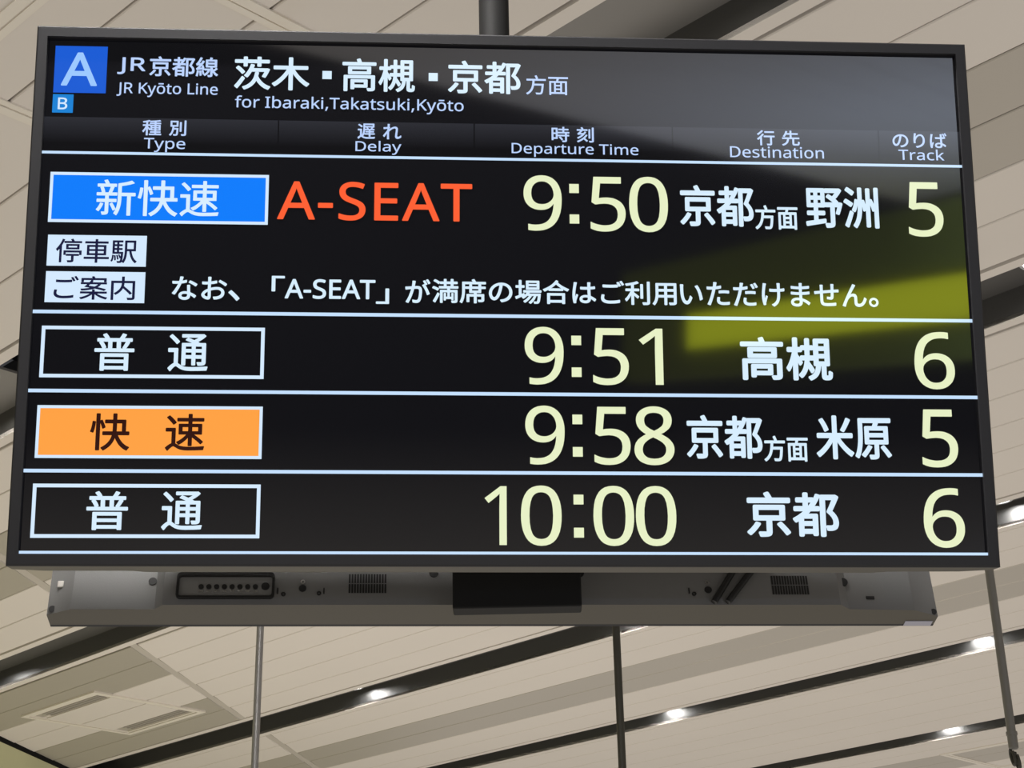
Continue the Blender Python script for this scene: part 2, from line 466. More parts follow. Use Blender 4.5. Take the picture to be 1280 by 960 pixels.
# ---- glyph outlines for the lettering (thousandths of the letter height unit)
GLYPHS = {}
for _line in '''
,|268|41,-129 70,-4 82,60 91,116 185,116 192,105 176,49 155,-11 106,-129
-|322|40,229 40,307 282,307 282,229
0|551|275,-10 231,-6 192,6 158,25 129,52 104,88 84,130 68,178 57,232 50,292 48,358 51,432 58,498 70,556 89,606 113,648 143,682 180,706 224,720 275,725 319,721 358,710 393,690 423,663 447,629 468,587 484,539 495,485 502,425 504,358 502,285 494,219 482,160 463,110 439,68 408,34 371,10 327,-5/275,66 303,69 328,78 350,92 367,112 382,138 400,194 410,268 414,358 410,447 400,520 382,577 367,603 350,623 328,637 303,646 275,649 247,646 222,637 201,623 183,603 169,577 152,520 141,447 138,358 141,269 152,196 169,139 183,113 201,92 222,78 247,69
1|551|261,0 261,446 263,539 265,622 238,595 206,567 134,508 87,568 274,714 347,714 347,0
2|551|47,76 218,262 301,357 332,399 355,440 366,468 372,498 374,530 370,565 360,594 342,618 319,635 291,646 259,649 229,647 201,641 175,630 139,608 104,582 54,640 96,672 144,700 180,713 219,721 260,724 296,722 329,716 359,706 385,691 409,673 429,651 444,626 455,598 462,567 464,533 462,497 454,462 442,429 416,380 382,332 340,283 293,231 156,85 156,81 492,81 492,0 47,0
3|551|229,-10 177,-8 128,-2 83,10 40,29 40,112 85,92 132,78 180,68 227,65 282,69 325,82 358,103 382,131 395,165 400,206 398,231 392,253 382,272 368,289 350,302 313,319 267,329 214,332 149,332 149,406 214,406 263,410 304,423 336,444 359,471 373,504 378,541 374,572 363,599 344,620 320,636 290,646 256,649 223,647 192,642 164,633 125,614 88,590 43,651 84,679 134,703 172,714 212,722 256,724 296,722 332,716 364,706 391,692 415,674 445,638 463,595 469,547 464,502 450,464 426,432 395,406 358,388 315,376 315,373 368,363 411,344 446,319 471,286 486,247 491,203 488,167 481,133 468,103 450,75 427,49 399,28 365,11 325,0 280,-8
4|551|341,160 11,160 11,238 335,718 427,718 427,241 531,241 531,160 427,160 427,0 341,0/341,241 341,415 343,493 345,569 347,626 343,626 323,581 299,538 98,241
5|551|238,-10 189,-8 142,-1 99,12 64,29 64,113 88,99 116,88 148,78 180,72 211,67 240,66 288,70 328,82 361,103 385,132 399,171 404,219 399,263 385,298 361,326 328,347 286,359 236,363 177,358 123,350 79,378 106,714 443,714 443,633 183,633 164,428 207,435 266,438 308,435 347,428 382,414 415,396 442,373 465,344 481,311 492,273 495,229 492,186 484,147 471,112 453,81 429,54 400,31 367,13 329,0 286,-7
6|551|288,-10 246,-6 207,5 170,24 137,51 109,85 86,128 69,179 58,238 55,305 57,366 63,427 73,485 90,541 105,575 123,607 145,635 171,661 200,683 235,701 273,714 318,721 367,724 411,722 451,715 451,639 413,648 370,651 329,648 292,641 262,628 235,611 213,590 194,566 173,523 159,474 150,420 146,364 152,364 167,386 186,406 208,423 234,436 266,444 302,447 337,445 370,438 399,427 426,411 449,391 469,366 485,338 496,306 503,270 505,230 503,187 496,149 484,114 468,82 446,55 421,31 393,13 361,0 326,-7/287,65 324,69 356,83 382,105 403,137 415,178 419,230 415,272 405,308 387,338 362,359 330,373 290,377 262,375 236,368 213,357 184,335 162,308 149,278 144,247 148,204 160,162 172,136 188,112 208,92 231,77 257,68
7|551|412,633 44,633 44,714 503,714 503,643 232,0 137,0
8|551|276,-10 235,-8 198,-2 165,9 136,23 110,41 89,64 73,89 61,117 54,148 52,182 57,228 70,267 92,301 121,329 154,353 190,374 160,396 132,420 109,447 90,478 79,514 75,554 78,590 87,622 103,649 124,672 148,691 177,706 208,717 241,723 276,725 312,723 345,717 376,706 405,691 429,672 449,649 465,621 474,589 477,553 473,512 461,477 441,447 414,421 384,398 349,378 386,356 422,332 453,303 478,269 490,244 498,217 500,186 497,148 487,113 471,82 450,55 424,32 393,14 358,1 319,-7/277,414 320,438 357,467 375,489 386,517 390,550 387,581 376,606 360,626 337,640 308,648 275,651 243,648 215,640 193,626 176,606 165,581 162,550 166,516 176,488 194,467 231,439/274,64 316,68 351,79 378,97 397,121 409,151 413,185 409,216 397,243 376,269 348,292 310,316 263,340 226,320 195,297 171,273 153,246 143,215 139,181 143,148 153,120 172,97 197,78 232,68
9|551|190,-10 147,-7 106,-1 106,75 144,66 187,63 228,66 265,73 296,86 323,103 345,124 363,149 384,191 398,240 407,294 411,350 405,350 390,328 372,308 350,291 323,278 291,270 255,267 220,269 187,276 158,288 131,303 108,324 88,349 72,377 61,409 54,445 52,484 54,527 61,566 73,601 89,632 110,660 136,683 164,701 196,714 231,721 269,724 312,720 351,709 388,690 420,663 448,629 471,586 488,535 499,476 502,409 500,348 495,288 484,229 467,174 452,139 434,108 412,78 387,53 357,31 323,14 284,0 239,-7/267,337 295,339 321,346 344,357 373,379 395,406 408,436 413,467 409,510 397,553 385,579 369,602 350,621 327,637 300,646 270,649 234,645 202,631 175,609 154,577 142,536 138,484 142,442 152,406 171,376 196,355 228,341
A|639|0,0 279,717 360,717 638,0 545,0 459,221 176,221 91,0/206,301 432,301 352,517 342,546 328,590 318,624 302,563 287,517
B|650|97,0 97,714 301,714 383,710 451,696 504,675 528,656 547,634 561,606 569,574 572,537 568,497 556,463 537,432 510,408 477,390 436,379 436,374 479,364 518,348 540,334 559,316 575,294 587,268 594,238 596,203 593,166 585,132 572,102 553,76 529,53 501,34 469,19 432,8 392,2 348,0/187,410 319,410 374,413 416,423 445,439 464,462 475,492 479,527 474,563 461,591 438,611 404,626 360,634 305,637 187,637/187,76 331,76 388,80 432,92 463,113 484,140 496,173 500,210 496,245 483,275 462,301 429,320 383,331 324,335 187,335
D|730|97,0 97,714 317,714 386,710 448,696 504,674 553,643 593,604 626,557 650,501 664,437 669,364 665,295 653,234 634,179 606,132 570,92 528,59 479,33 424,15 363,4 296,0/187,77 284,77 361,83 426,100 479,129 521,170 550,222 568,286 574,361 571,415 563,463 549,505 529,541 504,570 473,594 438,613 398,626 353,634 304,637 187,637
E|556|97,0 97,714 496,714 496,635 187,635 187,412 478,412 478,334 187,334 187,79 496,79 496,0
I|339|40,0 40,52 124,71 124,642 40,662 40,714 298,714 298,662 214,642 214,71 298,52 298,0
J|273|-4,-190 -46,-186 -78,-177 -78,-101 -44,-108 -6,-111 18,-108 41,-101 62,-87 78,-66 89,-36 92,4 92,714 182,714 182,11 180,-28 174,-63 164,-93 149,-119 131,-141 93,-168 48,-185
K|619|97,0 97,714 187,714 187,362 249,430 310,498 503,714 608,714 325,403 619,0 513,0 260,341 187,277 187,0
L|524|97,0 97,714 187,714 187,80 499,80 499,0
R|622|97,0 97,714 294,714 344,712 389,706 429,696 462,682 490,664 513,641 531,615 544,584 551,550 554,511 552,475 545,443 533,416 518,392 500,372 479,356 446,335 411,320 607,0 502,0 329,295 187,295 187,0/187,371 294,371 347,375 389,386 421,406 443,432 457,466 461,507 456,549 442,582 419,607 386,623 343,633 289,636 187,636
S|549|247,-10 189,-8 136,-1 89,10 51,24 51,110 91,95 141,81 195,71 251,68 300,71 340,82 372,99 394,122 408,150 412,183 408,215 397,242 377,265 346,286 302,307 244,330 188,354 142,381 107,411 81,447 65,491 60,542 63,578 73,611 89,640 111,664 138,685 170,702 206,714 245,722 288,724 345,721 396,713 443,700 485,684 457,607 418,622 376,634 332,642 286,645 245,642 211,632 185,617 166,595 155,570 151,541 155,508 166,481 186,458 215,438 255,418 307,397 365,373 414,347 440,329 462,308 479,284 492,257 500,226 502,191 499,155 491,122 477,92 458,66 433,43 403,24 370,9 333,-2 292,-8
T|556|233,0 233,635 10,635 10,714 545,714 545,635 323,635 323,0
a|561|215,-10 169,-6 129,7 94,29 77,46 63,66 54,90 48,118 46,149 49,180 56,207 69,232 86,254 109,273 159,297 223,313 303,320 394,323 394,355 391,395 381,426 365,448 343,462 316,471 283,474 242,471 203,462 166,448 132,433 105,499 143,517 188,532 237,542 288,545 348,540 396,526 433,502 450,483 463,459 472,432 478,401 480,365 480,0 416,0 399,76 395,76 371,49 347,28 322,11 293,-1 257,-8/235,61 278,65 315,78 348,99 373,128 388,167 393,214 393,262 314,259 254,254 208,243 176,227 154,206 141,179 137,148 140,121 149,99 165,82 185,70 208,63
b|615|339,-10 300,-7 265,0 236,13 200,38 173,68 166,68 148,0 85,0 85,760 173,760 173,575 172,512 168,465 173,465 190,486 211,505 236,522 265,535 300,542 339,545 377,542 413,534 445,520 474,501 500,476 521,445 538,409 550,367 558,320 560,268 558,216 550,168 538,127 521,91 499,60 473,35 444,15 412,1 377,-7/326,63 353,65 378,71 399,82 418,97 433,116 453,157 465,208 469,269 466,323 457,368 442,406 422,435 395,455 362,468 324,472 292,470 264,464 241,454 221,441 206,423 188,384 177,334 173,271 173,267 177,206 187,156 205,115 221,97 240,82 264,71 293,65
c|480|300,-10 254,-7 212,3 174,19 139,42 110,72 87,109 69,153 59,205 55,265 59,327 70,381 88,426 113,464 142,494 178,517 217,533 260,543 306,546 346,544 385,537 420,528 447,517 420,444 364,461 333,467 304,469 262,465 227,452 198,432 175,403 159,365 149,320 146,266 150,206 163,157 184,117 201,99 221,85 244,74 270,68 299,66 340,68 376,75 409,85 438,97 438,19 410,7 379,-2 343,-8
e|564|313,-10 264,-7 219,4 178,21 142,45 112,76 88,113 69,158 59,208 55,264 58,320 68,370 85,415 107,454 135,486 168,512 205,531 247,542 292,546 336,543 375,533 411,516 441,493 466,465 487,431 501,393 510,351 513,304 513,251 146,251 152,195 168,149 193,113 226,86 268,70 317,65 365,67 407,75 448,86 489,102 489,25 448,9 408,-2 364,-8/148,321 421,321 417,363 407,400 390,431 365,455 332,469 291,474 252,470 219,456 192,433 170,403 156,366
f|344|109,0 109,468 15,468 15,509 109,539 109,570 111,609 116,644 126,674 138,699 155,720 190,745 232,760 283,765 314,764 342,760 387,747 364,678 327,688 306,692 284,693 257,690 235,680 218,664 207,640 199,609 197,571 197,536 332,536 332,468 197,468 197,0
i|258|130,625 110,628 93,639 85,650 80,664 78,681 80,699 85,713 93,723 110,734 130,737 149,734 166,723 174,713 179,699 181,681 179,664 174,650 166,639 149,628/85,0 85,536 173,536 173,0
k|534|85,0 85,760 172,760 172,363 171,321 168,276 172,276 190,299 214,330 236,355 407,536 510,536 293,307 525,0 419,0 233,250 172,197 172,0
l|258|85,0 85,760 173,760 173,0
m|935|85,0 85,536 156,536 169,463 174,463 193,489 215,509 242,526 270,537 301,544 332,546 379,542 419,532 452,514 477,488 496,456 501,456 521,484 546,507 575,524 606,536 639,544 673,546 729,541 774,525 809,500 834,462 849,412 854,349 854,0 767,0 767,345 763,391 750,426 728,452 697,467 658,472 611,467 574,452 546,427 528,392 517,349 513,296 513,0 426,0 426,345 422,391 408,426 386,452 356,467 316,472 286,470 259,464 237,454 218,440 204,422 187,384 176,336 173,278 173,0
n|618|85,0 85,536 156,536 169,463 174,463 194,489 218,509 246,526 277,537 310,544 343,546 402,541 450,525 488,500 506,479 519,453 529,423 535,388 537,349 537,0 450,0 450,343 445,389 431,426 407,451 373,467 330,472 297,470 268,464 243,454 223,440 207,422 188,384 177,336 173,278 173,0
o|605|301,-10 255,-6 213,4 175,22 140,48 111,79 87,117 69,162 59,213 55,269 58,320 66,366 79,407 98,443 122,474 151,500 183,520 220,534 260,543 304,546 351,542 394,532 432,513 467,489 496,457 520,420 537,375 547,325 551,269 548,218 540,172 527,131 508,95 484,63 455,37 422,16 385,2 345,-7/303,63 334,65 361,72 385,83 405,99 422,119 443,160 456,210 460,269 456,328 443,377 422,418 405,437 385,453 361,463 333,470 302,472 271,470 244,463 220,453 200,437 183,418 162,377 150,328 146,269 150,210 163,160 184,119 200,99 221,83 245,72 272,65
p|615|85,-240 85,536 157,536 169,463 173,463 191,485 212,505 236,522 265,535 300,543 340,546 378,543 413,535 445,521 474,502 500,477 521,447 538,411 550,369 558,322 560,269 558,217 550,170 538,128 521,92 500,61 474,35 445,16 413,1 377,-7 339,-10 300,-7 266,0 237,14 200,39 173,68 167,68 171,25 173,-20 173,-240/326,63 357,66 384,75 406,90 426,110 441,135 454,164 465,213 469,270 465,327 453,376 433,417 418,437 399,452 377,463 352,470 324,472 293,470 266,465 243,455 224,443 209,426 190,390 178,343 173,286 173,269 177,208 187,157 205,117 221,97 240,82 264,72 293,65
r|413|85,0 85,536 157,536 167,438 171,438 190,466 212,491 238,514 267,532 299,542 335,546 368,545 398,540 387,459 359,464 329,466 302,464 277,456 252,444 230,427 210,406 194,381 183,352 175,321 173,286 173,0
s|479|220,-10 168,-8 123,-1 85,10 52,24 52,104 87,89 129,75 175,64 222,61 263,63 295,71 319,83 336,98 346,118 349,140 346,159 338,176 323,192 299,208 264,225 217,244 169,264 128,284 95,306 71,332 60,352 53,376 51,404 53,430 60,453 71,474 87,493 107,509 147,530 196,542 252,546 299,544 343,536 385,525 423,510 393,440 358,453 322,464 285,472 246,474 213,472 185,466 164,456 148,443 138,428 135,409 138,389 148,372 165,356 192,342 227,325 273,307 320,288 360,267 392,245 415,219 426,199 432,175 434,148 432,118 425,92 413,68 397,48 376,30 333,8 281,-6
t|361|249,-10 209,-6 172,4 149,17 130,33 114,55 102,82 94,116 92,156 92,468 16,468 16,510 93,545 128,659 180,659 180,536 335,536 335,468 180,468 180,158 183,128 190,104 204,86 221,72 241,65 264,62 305,66 339,73 339,6 322,0 299,-5
u|618|274,-10 215,-5 166,11 128,36 110,57 97,83 87,112 81,146 79,185 79,536 168,536 168,191 173,145 187,109 211,83 244,68 287,63 320,65 349,71 374,81 395,95 411,113 430,151 441,199 445,257 445,536 533,536 533,0 461,0 448,71 444,71 424,46 400,25 372,9 341,-1 308,-8
y|510|84,-240 42,-238 11,-232 11,-162 37,-166 70,-168 99,-165 123,-156 144,-142 161,-123 176,-100 189,-73 217,-2 1,536 95,536 211,231 238,155 248,119 256,85 260,85 278,151 306,232 415,536 510,536 279,-74 259,-121 234,-162 206,-195 173,-220 132,-235
、|1000|273,-56 341,2 271,79 193,157 117,224 52,167 127,101 203,24
。|1000|194,244 146,236 105,215 72,182 50,140 42,92 50,43 72,1 105,-32 146,-53 194,-61 229,-57 262,-46 290,-28 314,-4 332,24 343,57 347,92 339,140 318,182 285,215 243,236/194,-10 162,-5 135,9 113,31 98,60 93,92 98,124 113,151 135,173 162,188 194,193 226,188 255,173 277,151 291,124 296,92 291,60 277,31 255,9 226,-5
「|1000|650,846 650,199 724,199 724,777 966,777 966,846
」|1000|350,-86 350,561 276,561 276,-17 34,-17 34,-86
い|1000|223,698 126,700 132,655 133,611 135,488 144,344 159,243 181,161 209,96 242,48 278,16 317,-3 357,-9 385,-5 413,6 440,27 467,58 493,99 519,153 545,219 482,290 464,230 442,175 416,129 388,98 358,86 329,93 302,112 279,143 259,184 243,236 230,296 222,364 216,490 215,601 218,650/744,670 666,643 719,563 764,468 799,362 824,251 840,140 920,173 904,278 877,388 840,494 795,590
お|1000|721,688 685,628 761,584 843,530 909,478 950,542 885,589 801,642/325,279 328,102 324,75 312,58 292,53 266,57 237,70 210,88 191,111 183,138 190,166 210,196 240,226 279,254/121,619 123,543 178,539 251,538 325,541 324,410 324,353 257,319 197,279 149,233 117,184 105,134 112,97 133,62 162,31 198,5 238,-15 277,-27 313,-32 343,-28 367,-15 386,8 397,42 401,91 397,308 469,329 541,342 615,347 654,344 691,336 723,322 749,303 770,279 782,250 787,216 782,179 769,148 748,122 722,100 691,83 656,70 619,60 561,53 502,53 530,-28 588,-24 654,-14 709,3 756,25 795,53 826,86 849,124 862,168 867,217 861,266 843,309 814,346 776,375 730,398 676,411 616,416 547,412 472,399 396,379 396,414 398,549 508,564 608,584 606,662 509,639 400,622 404,730 411,799 322,799 326,765 327,728 326,614 249,611 192,612
が|1000|768,661 695,628 738,569 780,496 818,416 851,338 874,269 951,306 903,421 836,554/780,806 726,784 769,715 807,645 862,669 823,739/890,846 837,824 881,757 920,686 974,710 935,778/64,557 73,471 163,483 290,496 265,406 230,302 188,193 137,89 79,-2 160,-35 219,72 269,187 311,301 345,409 371,504 432,509 478,511 504,510 527,506 547,497 562,484 574,464 581,438 584,403 582,336 576,268 567,203 554,144 537,97 524,75 508,60 490,51 470,46 449,45 393,51 327,66 340,-18 396,-28 458,-32 495,-30 528,-22 557,-7 582,17 604,51 626,109 642,180 653,257 660,337 662,412 658,464 645,505 626,536 601,558 571,572 536,580 499,582 387,575 413,717 424,777 332,786 329,715 319,641 306,568 154,557
け|1000|255,765 162,774 161,742 157,707 142,603 126,465 119,308 123,233 132,160 145,93 159,35 172,-9 240,-1 237,33 238,54 242,78 270,181 307,299 264,325 210,172 195,276 195,387 204,499 220,605 238,700/396,573 396,493 475,489 558,487 685,490 685,459 684,381 681,312 674,251 661,196 641,147 612,102 572,60 543,36 509,15 475,-2 548,-59 626,-3 683,58 720,125 743,198 755,278 759,364 760,459 760,494 846,501 922,511 922,593 845,579 759,570 758,721 761,780 668,780 673,753 677,720 683,565 557,562 472,565
ご|1000|217,691 217,610 341,602 482,599 626,603 751,611 751,693 625,683 481,679 339,682/257,288 176,296 166,254 158,207 155,157 162,107 183,64 217,28 264,0 324,-20 394,-32 476,-36 612,-31 729,-19 817,-1 816,85 725,64 607,51 474,46 410,49 357,58 314,73 280,92 256,116 242,144 237,175 239,212 246,250/779,803 725,780 769,711 807,640 861,665 822,736/889,843 836,820 881,753 919,682 974,706 934,775
せ|1000|45,500 54,418 155,432 262,444 263,195 267,133 276,83 294,45 324,16 370,-3 434,-14 521,-17 679,-12 811,-1 814,84 732,72 628,64 517,60 453,62 407,70 375,83 356,103 345,130 341,164 339,206 339,452 498,468 659,482 654,389 648,318 642,301 630,293 610,291 564,295 510,304 508,235 571,226 640,221 665,223 684,228 699,239 710,255 717,278 725,337 729,411 731,487 792,491 843,493 922,493 922,571 844,566 733,559 735,699 737,737 740,771 655,771 659,735 660,696 660,553 339,524 340,659 341,703 344,740 257,740 262,698 263,655 262,516 149,506 95,502
た|1000|537,482 537,408 630,416 723,418 810,415 891,406 893,482 808,489 720,491 624,488/558,239 483,246 473,186 468,128 473,89 489,56 514,29 550,8 595,-7 649,-16 712,-19 816,-15 905,-5 908,76 845,65 779,58 713,56 659,59 617,66 586,78 565,93 552,110 546,129 544,149 548,191/221,620 166,621 101,627 104,549 159,546 220,545 312,548 286,441 239,285 180,124 118,-6 206,-36 261,100 316,265 362,422 394,556 500,570 602,590 602,669 508,648 410,633 425,707 443,787 347,795 348,756 344,712 329,625 273,621
だ|1000|507,468 507,393 600,401 693,404 780,401 861,392 863,468 778,475 690,477 594,474/528,225 453,232 442,172 438,114 443,75 459,41 484,14 520,-7 565,-22 619,-31 682,-34 786,-30 875,-19 878,62 815,51 749,44 683,42 629,45 587,52 556,64 535,79 522,96 516,115 514,135 518,177/755,742 702,719 745,651 783,580 837,604 798,675/865,783 813,760 857,693 896,621 950,645 911,714/191,606 136,607 71,613 74,535 129,532 190,531 282,534 256,427 209,271 150,110 88,-20 176,-50 231,86 286,251 332,408 364,542 470,556 572,576 572,654 478,634 380,619 395,693 413,772 317,780 318,742 314,698 299,611 243,607
な|1000|887,458 932,524 867,567 781,616 699,657 658,596 735,557 819,508/622,165 623,120 619,89 608,61 587,40 555,26 512,21 470,25 437,35 414,52 401,74 396,100 402,126 418,148 444,165 478,176 519,180 572,176/687,485 609,485 620,233 572,241 522,243 475,240 433,229 396,213 365,191 342,163 327,130 322,93 327,54 342,21 366,-5 397,-25 434,-40 476,-48 522,-51 571,-47 611,-36 643,-19 667,3 684,30 694,61 697,94 696,136 757,100 811,61 858,21 901,89 843,134 774,177 693,213 686,377 685,429/451,794 363,802 357,746 346,687 332,629 274,625 219,624 156,626 97,631 102,556 219,553 308,556 276,481 237,402 192,322 144,247 94,182 171,142 220,214 268,297 314,386 355,476 389,564 485,580 571,601 569,676 491,654 412,639
の|1000|476,642 462,550 443,458 420,372 389,283 358,216 328,170 298,144 269,136 249,139 229,150 210,168 192,193 179,227 169,268 166,318 173,378 194,438 228,495 273,547 331,591 398,624/559,644 627,631 686,606 735,571 774,526 803,474 820,416 826,353 819,284 798,223 766,172 726,130 678,97 626,72 572,56 532,49 486,43 533,-31 628,-11 711,21 780,66 835,122 875,188 900,264 908,350 899,434 873,512 831,580 774,637 703,681 620,708 525,718 424,707 332,675 251,626 183,562 132,487 99,402 88,311 93,244 108,186 130,137 159,97 192,68 228,50 266,44 305,50 342,70 377,102 411,146 442,203 471,273 499,355 524,450 544,548
は|1000|255,764 167,771 165,736 161,700 143,587 124,435 115,279 120,153 134,46 153,-37 223,-32 221,3 222,25 225,48 255,151 296,269 255,301 198,154 190,224 188,293 197,427 216,575 238,696 245,730/676,185 677,150 674,113 663,83 643,60 612,46 568,41 528,44 494,54 468,70 452,92 446,120 452,147 469,170 497,187 532,197 574,201 627,197/749,770 659,770 663,709 663,585 569,583 483,585 399,591 399,516 484,511 567,509 663,511 667,381 673,254 628,261 580,263 527,259 482,248 444,230 414,207 392,179 379,147 374,112 378,76 392,44 414,18 444,-3 482,-18 528,-28 582,-31 634,-26 675,-13 707,7 729,32 744,62 753,95 755,130 755,151 806,118 856,80 906,35 950,102 894,149 828,194 752,231 745,367 740,516 828,524 913,535 913,612 830,599 740,589 743,710
ば|1000|231,753 143,761 141,725 137,689 120,576 100,425 91,269 96,142 110,36 129,-48 199,-43 196,-8 197,14 200,37 231,140 272,258 231,290 202,219 174,143 166,213 164,283 173,416 192,565 214,686 221,720/811,792 762,777 792,708 819,635 870,653 842,724/911,823 862,807 893,739 921,667 972,685 943,755/652,174 653,140 650,103 639,73 619,50 588,36 544,31 504,34 470,44 444,60 428,81 422,109 428,136 445,159 472,176 507,186 549,190 602,186/725,760 635,760 639,698 639,574 544,572 459,574 375,580 375,505 460,501 543,499 639,501 643,370 649,243 604,250 556,252 503,248 458,237 420,219 390,196 369,168 355,136 351,102 355,66 369,34 390,7 420,-14 458,-30 504,-40 558,-43 610,-38 651,-25 683,-5 705,21 720,52 729,85 731,120 731,140 782,107 832,69 882,24 925,91 869,138 804,183 728,220 721,356 716,505 804,513 889,524 889,601 806,588 716,578 718,699 720,729
ま|1000|500,178 501,111 495,75 480,51 457,35 428,26 395,24 343,28 303,39 276,57 261,79 256,105 262,131 280,154 310,172 351,184 403,188 452,186/185,473 186,398 313,388 436,384 493,384 497,248 456,253 413,254 355,250 304,240 262,222 228,199 203,171 187,138 182,101 187,63 201,30 224,3 256,-18 297,-34 346,-43 404,-46 455,-42 496,-30 528,-13 552,10 568,36 577,64 580,94 578,156 636,132 689,103 738,71 782,38 820,5 866,76 827,107 777,141 718,175 650,206 574,232 567,386 706,394 844,409 845,484 708,467 566,457 566,469 566,597 707,607 836,620 837,693 702,676 566,666 567,727 569,765 573,794 488,794 492,734 492,663 446,663 364,666 270,674 190,685 191,611 316,600 447,594 491,594 491,469 491,454 437,454 358,456 268,463
り|1000|339,789 251,792 248,750 243,706 230,607 217,491 212,383 216,293 223,224 300,230 295,296 298,353 309,412 332,472 363,531 403,584 448,627 498,656 551,666 593,659 628,640 658,609 680,567 697,517 707,459 710,394 700,296 671,216 626,152 566,103 495,66 413,40 323,22 370,-50 471,-26 562,9 640,57 704,117 752,193 782,285 792,395 786,480 770,555 744,618 710,669 667,707 619,730 564,738 511,731 462,711 417,681 376,643 342,601 313,556 292,511 302,598 319,700
れ|1000|293,720 288,625 209,614 144,608 79,607 87,525 283,552 276,453 167,298 54,149 105,80 268,316 267,277 264,21 261,-38 348,-38 343,23 339,143 339,264 342,382 400,440 462,492 524,535 583,563 636,574 664,571 687,562 703,546 713,523 717,492 707,376 689,243 679,119 684,74 699,39 722,13 753,-2 790,-7 830,-3 869,7 906,24 941,47 974,76 961,162 930,133 900,109 869,93 839,82 810,79 791,82 776,91 766,104 760,121 758,140 768,260 785,395 795,514 792,547 784,576 770,601 750,621 724,636 693,645 656,648 593,637 526,609 461,570 400,524 348,479 353,537 398,607 369,642 363,640 374,732 383,791 289,794 293,756
ん|1000|547,742 459,778 441,737 422,701 372,609 298,468 214,301 135,134 76,-8 162,-38 183,30 215,115 248,190 275,237 310,280 351,316 395,341 443,350 468,347 487,338 502,324 512,304 516,280 518,186 520,90 524,64 532,39 545,15 564,-6 590,-22 623,-33 665,-37 723,-30 775,-11 820,20 859,61 893,111 922,170 947,236 881,290 867,243 849,195 825,149 796,109 762,76 723,54 678,46 653,49 631,57 614,70 602,90 597,117 595,206 593,302 586,345 570,379 545,403 513,418 476,423 447,421 417,414 386,402 356,384 327,361 424,537 515,693
京|1000|262,495 743,495 743,334 262,334/685,167 754,93 820,15 869,-52 934,-8 882,58 815,133 746,205/235,204 185,132 121,60 52,-2 81,-24 107,-49 179,18 249,97 308,177/415,824 447,771 476,716 65,716 65,642 937,642 937,716 564,716 529,781 487,848/188,561 188,267 464,267 464,8 462,-3 455,-9 441,-11 386,-11 292,-10 307,-46 318,-81 396,-81 455,-78 498,-70 516,-62 529,-51 537,-36 542,-17 543,7 543,267 822,267 822,561
停|1000|467,578 795,578 795,494 467,494/398,632 398,440 867,440 867,632/309,377 309,214 375,214 375,315 883,315 883,214 951,214 951,377/564,825 585,789 603,750 325,750 325,686 951,686 951,750 684,750 661,798 632,845/398,240 398,179 594,179 594,5 592,-5 586,-10 574,-12 443,-11 457,-43 467,-76 536,-76 590,-74 629,-67 645,-59 657,-49 664,-35 668,-18 669,3 669,179 860,179 860,240/263,838 228,748 186,661 138,578 86,504 32,439 55,402 74,365 117,417 159,475 159,-79 228,-79 228,588 266,662 301,739 332,817
先|1000|462,840 462,684 285,684 305,744 322,801 246,817 228,751 204,682 175,614 141,550 102,494 135,478 167,459 200,505 229,556 256,612 462,612 462,410 61,410 61,337 322,337 313,269 297,205 274,147 239,95 192,49 128,10 47,-22 74,-52 95,-85 183,-47 252,-1 304,53 343,113 370,181 388,256 400,337 591,337 591,43 592,11 597,-15 607,-34 621,-48 641,-57 668,-62 703,-64 844,-64 875,-61 900,-53 919,-37 933,-12 943,23 950,69 954,127 918,140 885,158 882,92 877,49 869,23 857,11 838,8 711,8 692,9 679,12 671,18 667,28 666,43 666,337 940,337 940,410 538,410 538,612 868,612 868,684 538,684 538,840
内|1000|99,669 99,-82 173,-82 173,595 462,595 457,537 446,476 426,413 394,351 347,290 283,233 199,179 229,152 253,122 327,171 387,224 434,278 471,335 498,392 591,303 677,213 742,135 804,184 725,270 625,369 521,464 533,531 538,595 829,595 829,20 827,6 819,-3 804,-5 744,-5 645,-3 661,-41 671,-79 752,-79 814,-76 858,-67 876,-58 889,-45 897,-29 902,-8 903,19 903,669 539,669 539,840 463,840 463,669
別|1000|593,720 593,165 666,165 666,720/838,821 838,20 835,5 827,-3 812,-6 755,-7 659,-5 675,-43 687,-81 768,-80 827,-77 868,-67 885,-58 897,-46 906,-29 911,-8 913,20 913,821/164,727 419,727 419,534 164,534/95,794 95,466 205,466 199,387 190,307 176,229 154,153 124,84 85,22 33,-31 62,-54 86,-82 143,-24 187,45 220,122 244,204 260,291 426,291 415,131 403,38 388,-3 379,-10 368,-13 353,-14 308,-13 239,-9 253,-42 260,-76 330,-78 383,-76 409,-72 430,-63 448,-47 462,-20 473,26 482,96 490,195 497,327 498,358 269,358 278,466 491,466 491,794
利|1000|593,721 593,169 666,169 666,721/838,821 838,20 835,5 827,-3 812,-6 755,-6 659,-5 675,-43 687,-81 768,-80 827,-77 868,-67 885,-58 897,-46 906,-29 911,-8 913,20 913,821/458,834 341,795 195,762 42,737 56,708 66,678 161,692 259,709 259,539 50,539 50,469 243,469 210,393 169,317 124,246 76,182 27,130 49,95 68,59 109,105 149,160 188,221 225,287 259,355 259,-78 333,-78 333,318 414,240 479,173 522,236 434,312 333,396 333,469 526,469 526,539 333,539 333,724 430,749 514,777
